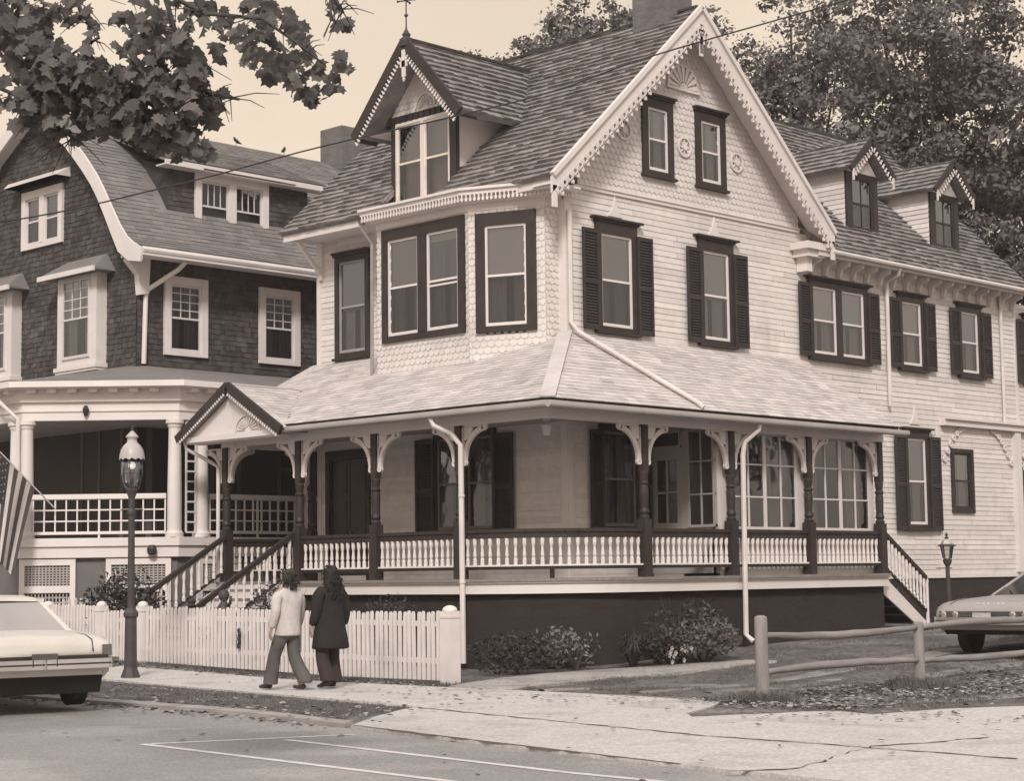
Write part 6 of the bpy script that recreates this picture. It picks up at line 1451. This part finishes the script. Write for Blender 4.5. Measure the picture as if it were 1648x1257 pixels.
    for s in (-1, 1):
        m = MB()
        if style == 'rear': m.add([T(-2.60, s*.80, .66), T(-2.50, s*.93, .66), T(-2.50, s*.94, .80), T(-2.60, s*.80, .80), T(-2.68, s*.78, .66), T(-2.64, s*.925, .66), T(-2.635, s*.92, .80), T(-2.675, s*.78, .80)], [(0,3,2,1),(4,5,6,7),(0,1,5,4),(1,2,6,5),(2,3,7,6),(3,0,4,7)])
        else:
            for yy in (.74, .52): c = Vector(T(2.69, s*yy, .675)); ax = Vector((ca, sa, 0)); m.tube([c, c+ax*.03, c+ax*.035], [.062, .058, .03], 14)
        m.build('tail_lamp' if style == 'rear' else 'headlight', chrome if style != 'rear' else mat('tail_lens', g(.14), .2), t)
    return t
cream = mat('cream_car_paint', (.60, .555, .50, 1), .42, .08, 2, spec=.5, blot=(1.5, .6, .85)); silver = mat('grey_car_paint', .33, .35, .05, 2, spec=.5)
car('parked_car', 'pale cream saloon parked at the kerb, seen from behind at the left edge', (-12.08, -.20, .03), R(78), cream, 'rear')
c2 = car('parked_car', 'grey saloon parked nose out behind the rail fence', (5.25, -6.85, .20), R(183), silver, 'front')
m = MB(); sc_ = .055   # raised hood letters (illegible blocks in the photograph)
# =================================================================== people
def skinned(name, nodes, edges, mt, parent, sub=2, T=None):
    """one continuous surface grown round a skeleton of joints (x, y, z, rx[, ry])"""
    me = bpy.data.meshes.new('tmp'); me.from_pydata([n[:3] for n in nodes], edges, []); ob = bpy.data.objects.new('tmp', me); COL.objects.link(ob)
    ob.modifiers.new('s', 'SKIN'); 
    if not me.skin_vertices: 
        pass
    sv = me.skin_vertices[0].data
    for i, n in enumerate(nodes): sv[i].radius = (n[3], n[4] if len(n) > 4 else n[3]); sv[i].use_root = (i == 0)
    ob.modifiers['s'].use_smooth_shade = True
    ss = ob.modifiers.new('u', 'SUBSURF'); ss.levels = sub; ss.render_levels = sub
    bpy.context.view_layer.update(); dg = bpy.context.evaluated_depsgraph_get(); m2 = bpy.data.meshes.new_from_object(ob.evaluated_get(dg))
    bpy.data.objects.remove(ob); m2.name = name
    off = Vector((0, 0, 0)); p = parent
    while p is not None: off += p.location; p = p.parent
    for v in m2.vertices: v.co = Vector(T(*v.co))-off
    m2.materials.clear(); m2.materials.append(mt)
    for q in m2.polygons: q.use_smooth = True; q.material_index = 0
    o = bpy.data.objects.new(name, m2); COL.objects.link(o); o.parent = parent; return o
skinm = mat('skin', (.36, .27, .22, 1), .6, .06, 8)
def person(label, loc, head, H, man):
    t = thing('person', label, 'person', loc); ca, sa = math.cos(head), math.sin(head); k = H/1.78
    # local: x = right, y = forward
    T = lambda x, y, z: (loc[0]+(sa*x+ca*y)*k, loc[1]+(-ca*x+sa*y)*k, loc[2]+z*k)
    fl, bl_ = (-1, 1) if man else (1, -1)
    if man: LK, LA, LT, RK, RA, RT = (.17, .52), (.27, .09), (.47, .038), (.0, .50), (-.24, .12), (-.05, .035)
    else: LK, LA, LT, RK, RA, RT = (.12, .50), (.10, .09), (.29, .035), (.02, .50), (-.14, .13), (.03, .035)
    L_ = .0 if man else .045
    N = [(0, 0, .95, .145, .11), (0, .0, 1.10, .135, .10), (0, .0, 1.28, .155, .11), (0, -.01, 1.42, .13, .09), (0, .0, 1.51, .058), (0, .02, 1.60, .075, .085), (0, .025, 1.69, .080, .098), (0, .02, 1.75, .06, .07)]
    E = [(0, 1), (1, 2), (2, 3), (3, 4), (4, 5), (5, 6), (6, 7)]
    def limb(start, pts):
        p = start
        for q in pts: N.append(q); E.append((p, len(N)-1)); p = len(N)-1
        return p
    limb(6, [(0, .125, 1.655, .018)])                                   # nose
    for s in (-1, 1): limb(6, [(s*.085, .01, 1.67, .018), (s*.095, .0, 1.675, .014)])
    for s in (-1, 1):
        kx, kz = (LK if s == fl else RK); ax_, az_ = (LA if s == fl else RA); tx, tz = (LT if s == fl else RT)
        limb(0, [(s*.09, .0, .88, .095), (s*(.095+L_*.4), kx*.5, .70, .085), (s*(.10+L_*.7), kx, kz, .06), (s*(.10+L_*.9), (kx+ax_)/2-.02, (kz+az_)/2+.02, .058), (s*(.10+L_), ax_, az_, .038), (s*(.105+L_), ax_+.06 if tx > ax_ else ax_, az_-.03, .04), (s*(.11+L_), tx, tz, .03)])
        if man: el, wr = ((s*.27, -.06, 1.14), (s*.29, .02, .89)) if s < 0 else ((s*.26, .02, 1.15), (s*.27, .10, .90))
        else: el, wr = ((s*.27, -.04, 1.14), (s*.30, .04, .90))
        e_ = limb(3, [(s*.17, -.01, 1.42, .062), (s*.215, -.01, 1.35, .05), (*el, .038), (s*.28, (el[1]+wr[1])/2, (el[2]+wr[2])/2, .034), (*wr, .024), (wr[0], wr[1]+.015, wr[2]-.05, .030, .018)])
        for f in range(4):
            y = -.028+f*.019; ln = (.058, .066, .07, .055)[f]; b = limb(e_, [(wr[0], wr[1]+.015+y, wr[2]-.095, .0095), (wr[0]-s*.006, wr[1]+.02+y, wr[2]-.095-ln*.55, .0088), (wr[0]-s*.022, wr[1]+.022+y, wr[2]-.095-ln, .0075)])
        limb(e_, [(wr[0]-s*.012, wr[1]+.055, wr[2]-.06, .011), (wr[0]-s*.02, wr[1]+.068, wr[2]-.095, .009)])
    body = skinned('body', N, E, skinm, t, 2, T)
    L_ = .0 if man else .045
    top = mat('pale_knit', .50, .9, .10, 8, .9, 9) if man else mat('black_coat', g(.02, (1, .88, .86)), .9, .2, 4, .9, 7)
    leg = mat('grey_trousers', g(.10, (1, .9, .86)), .9, .12, 3, .9, 7) if man else mat('brown_trousers', g(.04, (1, .72, .66)), .9, .15, 3, .9, 7)
    shoe = mat('brown_shoe', g(.045, (1, .8, .72)), .5, .1, 5); hair = mat('brown_hair', g(.04, (1, .82, .72)), .7, .3, 20, .6, 60) if man else mat('dark_hair', g(.018, (1, .85, .8)), .7, .3, 20, .6, 60)
    if man: N = [(0, 0, .78, .222, .178), (0, 0, .80, .225, .18), (0, 0, .98, .22, .17), (0, -.005, 1.16, .215, .155), (0, -.01, 1.32, .225, .16), (0, -.01, 1.43, .185, .125), (0, 0, 1.50, .085)]
    else: N = [(0, -.02, .56, .33, .24), (0, -.02, .59, .33, .24), (0, -.01, .80, .29, .21), (0, 0, 1.0, .25, .18), (0, -.005, 1.2, .235, .165), (0, -.01, 1.37, .225, .15), (0, -.01, 1.47, .15, .12)]
    E = [(i, i+1) for i in range(6)]
    for s in (-1, 1):
        if man: el, wr = ((s*.27, -.06, 1.14), (s*.29, .02, .90)) if s < 0 else ((s*.26, .02, 1.15), (s*.27, .10, .91))
        else: el, wr = ((s*.27, -.04, 1.14), (s*.30, .04, .90))
        p = 4 if man else 5
        w_ = 1.25 if man else 1.45
        for q in ((s*.17, -.01, 1.41, .078*w_), (s*.225, -.015, 1.33, .072*w_), (s*.25, el[1]*.6, 1.22, .062*w_), (*el, .056*w_), (s*.28, (el[1]+wr[1])/2, (el[2]+wr[2])/2, .05*w_), (*wr, .040*w_)): N.append(q); E.append((p, len(N)-1)); p = len(N)-1
    skinned('jumper' if man else 'coat', N, E, top, t, 2, T)
    N = [(0, 0, 1.0, .17, .135), (0, 0, .88, .175, .14)]; E = [(0, 1)]
    for s in (-1, 1):
        kx, kz = (LK if s == fl else RK); ax_, az_ = (LA if s == fl else RA); p = 1
        for q in ((s*.10, .01, .82, .12), (s*(.105+L_*.4), kx*.5, .68, .11), (s*(.11+L_*.7), kx, kz, .098), (s*(.112+L_*.9), (kx+ax_)/2, (kz+az_)/2, .108), (s*(.115+L_), ax_-.01, az_+.06, .115), (s*(.115+L_), ax_-.01, az_-.0, .118), (s*(.115+L_), ax_-.01, az_-.018, .114)): N.append(q); E.append((p, len(N)-1)); p = len(N)-1
    skinned('trousers', N, E, leg, t, 2, T)
    for s in (-1, 1):
        ax_, az_ = (LA if s == fl else RA); tx, tz = (LT if s == fl else RT); z0 = .045
        rk = az_ > .12 and tx-ax_ < .19
        h_ = (s*(.11+L_), ax_-.03, az_-.035 if rk else .05, .042); 
        skinned('shoe', [h_, (s*(.11+L_), ax_+.05, (az_+z0)/2 if rk else .055, .045, .042), (s*(.112+L_), tx-.02, z0, .045, .035), (s*(.113+L_), tx+.05, z0-.005, .032, .025)], [(0, 1), (1, 2), (2, 3)], shoe, t, 2, T)
    if man: hn = [(0, -.0, 1.755, .085, .10), (0, -.03, 1.70, .118, .118), (0, -.05, 1.60, .125, .09), (0, -.05, 1.53, .09, .06)]; he = [(0, 1), (1, 2), (2, 3)]
    else: hn = [(0, 0, 1.765, .085, .10), (0, -.03, 1.70, .125, .125), (0, -.05, 1.58, .15, .11), (0, -.07, 1.45, .16, .09), (0, -.08, 1.34, .12, .06)]; he = [(0, 1), (1, 2), (2, 3), (3, 4)]
    h = skinned('hair', hn, he, hair, t, 2, T)
    m = MB(); random.seed(3)
    for _ in range(260):   # loose locks break the outline
        q, r = random.choice([(n[:3], n[3]) for n in hn]); v = rv().normalized()
        if v.y > .5: v.y = -v.y
        v.z = min(v.z, .25)
        p = Vector(q)+Vector((v.x*r, v.y*r, v.z*r*.7)); e_ = p+Vector((v.x*.03, v.y*.03, random.uniform(-.07, .02))); m.tube([T(*p), T(*p.lerp(e_, .5)+Vector((random.gauss(0, .008), 0, 0))), T(*e_)], [.010, .008, .002], 4)
    m.build('locks', hair, h)
    m = MB()
    for s in (-1, 1): c = T(s*.032, .108, 1.68); m.lathe((c[0], c[1], c[2]-.01), [(.003, 0), (.012, .006), (.012, .014), (.003, .02)], 8)
    m.build('eyes', mat('eye', .05, .2), t); m = MB(); m.beam(T(-.025, .112, 1.605), T(.025, .112, 1.605), .012, .008); m.build('mouth', mat('lips', (.25, .14, .12, 1), .6), t)
    if False:
        m = MB(); m.beam(T(.0, -.10, .62), T(.0, -.10, .40), .01, .01) if False else None
        skinned('shoulder_bag', [(.33, .0, .86, .05, .09), (.34, .0, .70, .06, .12), (.34, .0, .60, .05, .11)], [(0, 1), (1, 2)], mat('bag_cloth', g(.03), .8), t, 1, T)
    return t
person('walker in a pale jumper and grey flared trousers, seen from behind', (-7.95, -1.78, .016), R(90), 1.76, True)
person('walker in a long black coat with long dark hair, seen from behind', (-7.36, -2.02, .016), R(88), 1.79, False)
# =================================================================== flag, wire, birds, ornaments
ft = thing('flag', 'stars and stripes flag hanging from a pole on the neighbour porch', 'flag', (-4.45, 10.15, 3.1))
pb, ptip = Vector((-4.45, 10.15, 3.1)), Vector((-6.35, 9.8, 4.55))
m = MB(); m.tube([pb, ptip], .016, 8); m.lathe(tuple(ptip), [(.01, -.02), (.03, .02), (.01, .05)], 8); m.build('pole', gutw, ft)
redd = mat('flag_stripe_dark', g(.085, (1, .86, .82)), .9, .06, 6); whf = mat('flag_stripe_white', .55, .9, .05, 6); blu = mat('flag_canton', g(.06, (.95, .95, 1)), .9, .05, 6)
def fpt(u, v):    # u: along the hoist from tip, v: down the fly
    a = ptip.lerp(pb, -.02+.74*u); c = (u-.5)
    fold = math.sin(u*15+v*1.5)*.05*min(1, v*3+.2)
    p = a+Vector((0, 0, -1.95*v)); q = ptip.lerp(pb, .30); sh = v**.8*.42
    p.x += (q.x-a.x)*sh-.18*v; p.y += (q.y-a.y)*sh+fold*.7; p.x += fold*.5; p.z += (q.z-a.z)*v*.25
    return p
m = MB(); NU, NV = 52, 40
for i in range(NU+1):
    for j in range(NV+1): m.v.append(tuple(fpt(i/NU, j/NV)))
for i in range(NU):
    for j in range(NV):
        s = i*13//NU; mi = (0 if s % 2 == 0 else 1)
        if s < 7 and j < NV*.46: mi = 2
        m.f.append((i*(NV+1)+j, (i+1)*(NV+1)+j, (i+1)*(NV+1)+j+1, i*(NV+1)+j+1)); m.m.append(mi)
fc = m.build('cloth', [redd, whf, blu], ft, smooth=True, fix=False)
m = MB()
for r in range(9):
    for c in range(6 if r % 2 == 0 else 5):
        u = (r+.9)/10*7/13*1.0; v = (c+.6+(0 if r % 2 == 0 else .5))/6.4*.46
        for sd_ in (-1, 1):
            o0 = fpt(u, v); du = (fpt(u+.01, v)-o0).normalized(); dvv = (fpt(u, v+.01)-o0).normalized(); nn = du.cross(dvv).normalized()*.006*sd_; P = []
            for q in range(10): a = q*math.pi/5; rr_ = .024 if q % 2 == 0 else .010; P.append(o0+nn+du*math.sin(a)*rr_+dvv*math.cos(a)*rr_)
            m.add(P, [tuple(range(10))])
m.build('stars', whf, fc, fix=False)
wire = thing('utility_wire', 'dark overhead wire crossing in front of both houses', 'wire', (-15.15, -5.25, 5.42))
W_ = [(-18.5, -1.6, 5.0), (-15.15, -5.25, 5.42), (-13.63, -6.85, 5.83), (-12.49, -8.07, 6.24), (-10.93, -9.73, 6.74), (-10.07, -10.67, 7.16), (-8.47, -12.38, 7.8), (-3.5, -17.6, 9.8)]
m = MB(); sp = []
for i in range(len(W_)-1):
    p0, p1, p2, p3 = [Vector(W_[min(max(k, 0), len(W_)-1)]) for k in (i-1, i, i+1, i+2)]
    for j in range(8): s = j/8; sp.append(.5*((2*p1)+(p2-p0)*s+(2*p0-5*p1+4*p2-p3)*s*s+(3*p1-p0-3*p2+p3)*s**3))
m.tube(sp, .0085, 6); m.build('cable', mat('cable_sheath', .035, .8, .1, 5), wire, smooth=True)
def bird(label, loc, a):
    t = thing('bird', label, 'bird', loc, 'birds on the neighbour ridge'); ca, sa = math.cos(a), math.sin(a); T = lambda x, y, z: (loc[0]+ca*x-sa*y, loc[1]+sa*x+ca*y, loc[2]+z)
    bm_ = mat('bird_feather', .03, .7, .2, 10)
    skinned('body', [(0, 0, .09, .05), (-.06, 0, .06, .035), (-.15, 0, .02, .018, .010), (.03, 0, .14, .038), (.045, 0, .185, .032), (.085, 0, .185, .010)], [(0, 1), (1, 2), (0, 3), (3, 4), (4, 5)], bm_, t, 2, T)
    m = MB(); 
    for s in (-1, 1): m.tube([T(0, s*.015, .05), T(.005, s*.015, -.01)], .005, 5)
    m.build('legs', bm_, t)
bird('dark bird perched on the neighbour ridge left of the smaller bird', (3.77, 15, 12.83), 2.6); bird('smaller dark bird on the neighbour ridge nearer the chimney', (5.34, 15, 12.83), .4)
lo = thing('lawn_ornament', 'dark cast figure with round head standing by the porch steps', 'ornament', (-4.9, 3.85, .1))
m = MB(); m.lathe((-4.9, 3.85, 0), [(.13, .1), (.13, .2), (.09, .26), (.10, .6), (.12, .95), (.13, 1.12), (.07, 1.20), (.05, 1.23), (.085, 1.28), (.10, 1.34), (.085, 1.41), (.03, 1.44)], 12); m.tube([(-4.9, 3.78, 1.12), (-4.95, 3.6, 1.2), (-4.97, 3.55, 1.32)], [.035, .03, .025], 8); m.build('figure', iron, lo, smooth=True)
dc_ = thing('dried_bundle', 'small dark dried bundle hanging on the picket fence left of the walkers', 'decoration', (FX0-.04, 2.55, .5))
m = MB(); random.seed(9)
for i in range(9): m.lathe((FX0-.05+random.gauss(0, .008), 2.55+random.gauss(0, .015), .44+i*.035), [(.006, 0), (.03, .02), (.028, .05), (.006, .075)], 7)
m.build('bundle', mat('dried_seed', .05, .9, .4, 30), dc_)

# thin veil volume added to lift the darkest tones
hz = bpy.data.materials.new('added_haze'); hz.use_nodes = True; ht = hz.node_tree
ht.nodes.remove(ht.nodes['Principled BSDF']); pv = ht.nodes.new('ShaderNodeVolumePrincipled'); pv.inputs['Color'].default_value = (.92, .86, .86, 1); pv.inputs['Density'].default_value = .0007; pv.inputs['Anisotropy'].default_value = .2
ht.links.new(pv.outputs[0], ht.nodes['Material Output'].inputs['Volume'])
m = MB(); m.box((-60, -60, -2), (60, 60, 24)); o = m.build('added_haze', hz); o['kind'] = 'stuff'; o['label'] = 'thin pale veil added to lift the dark tones'
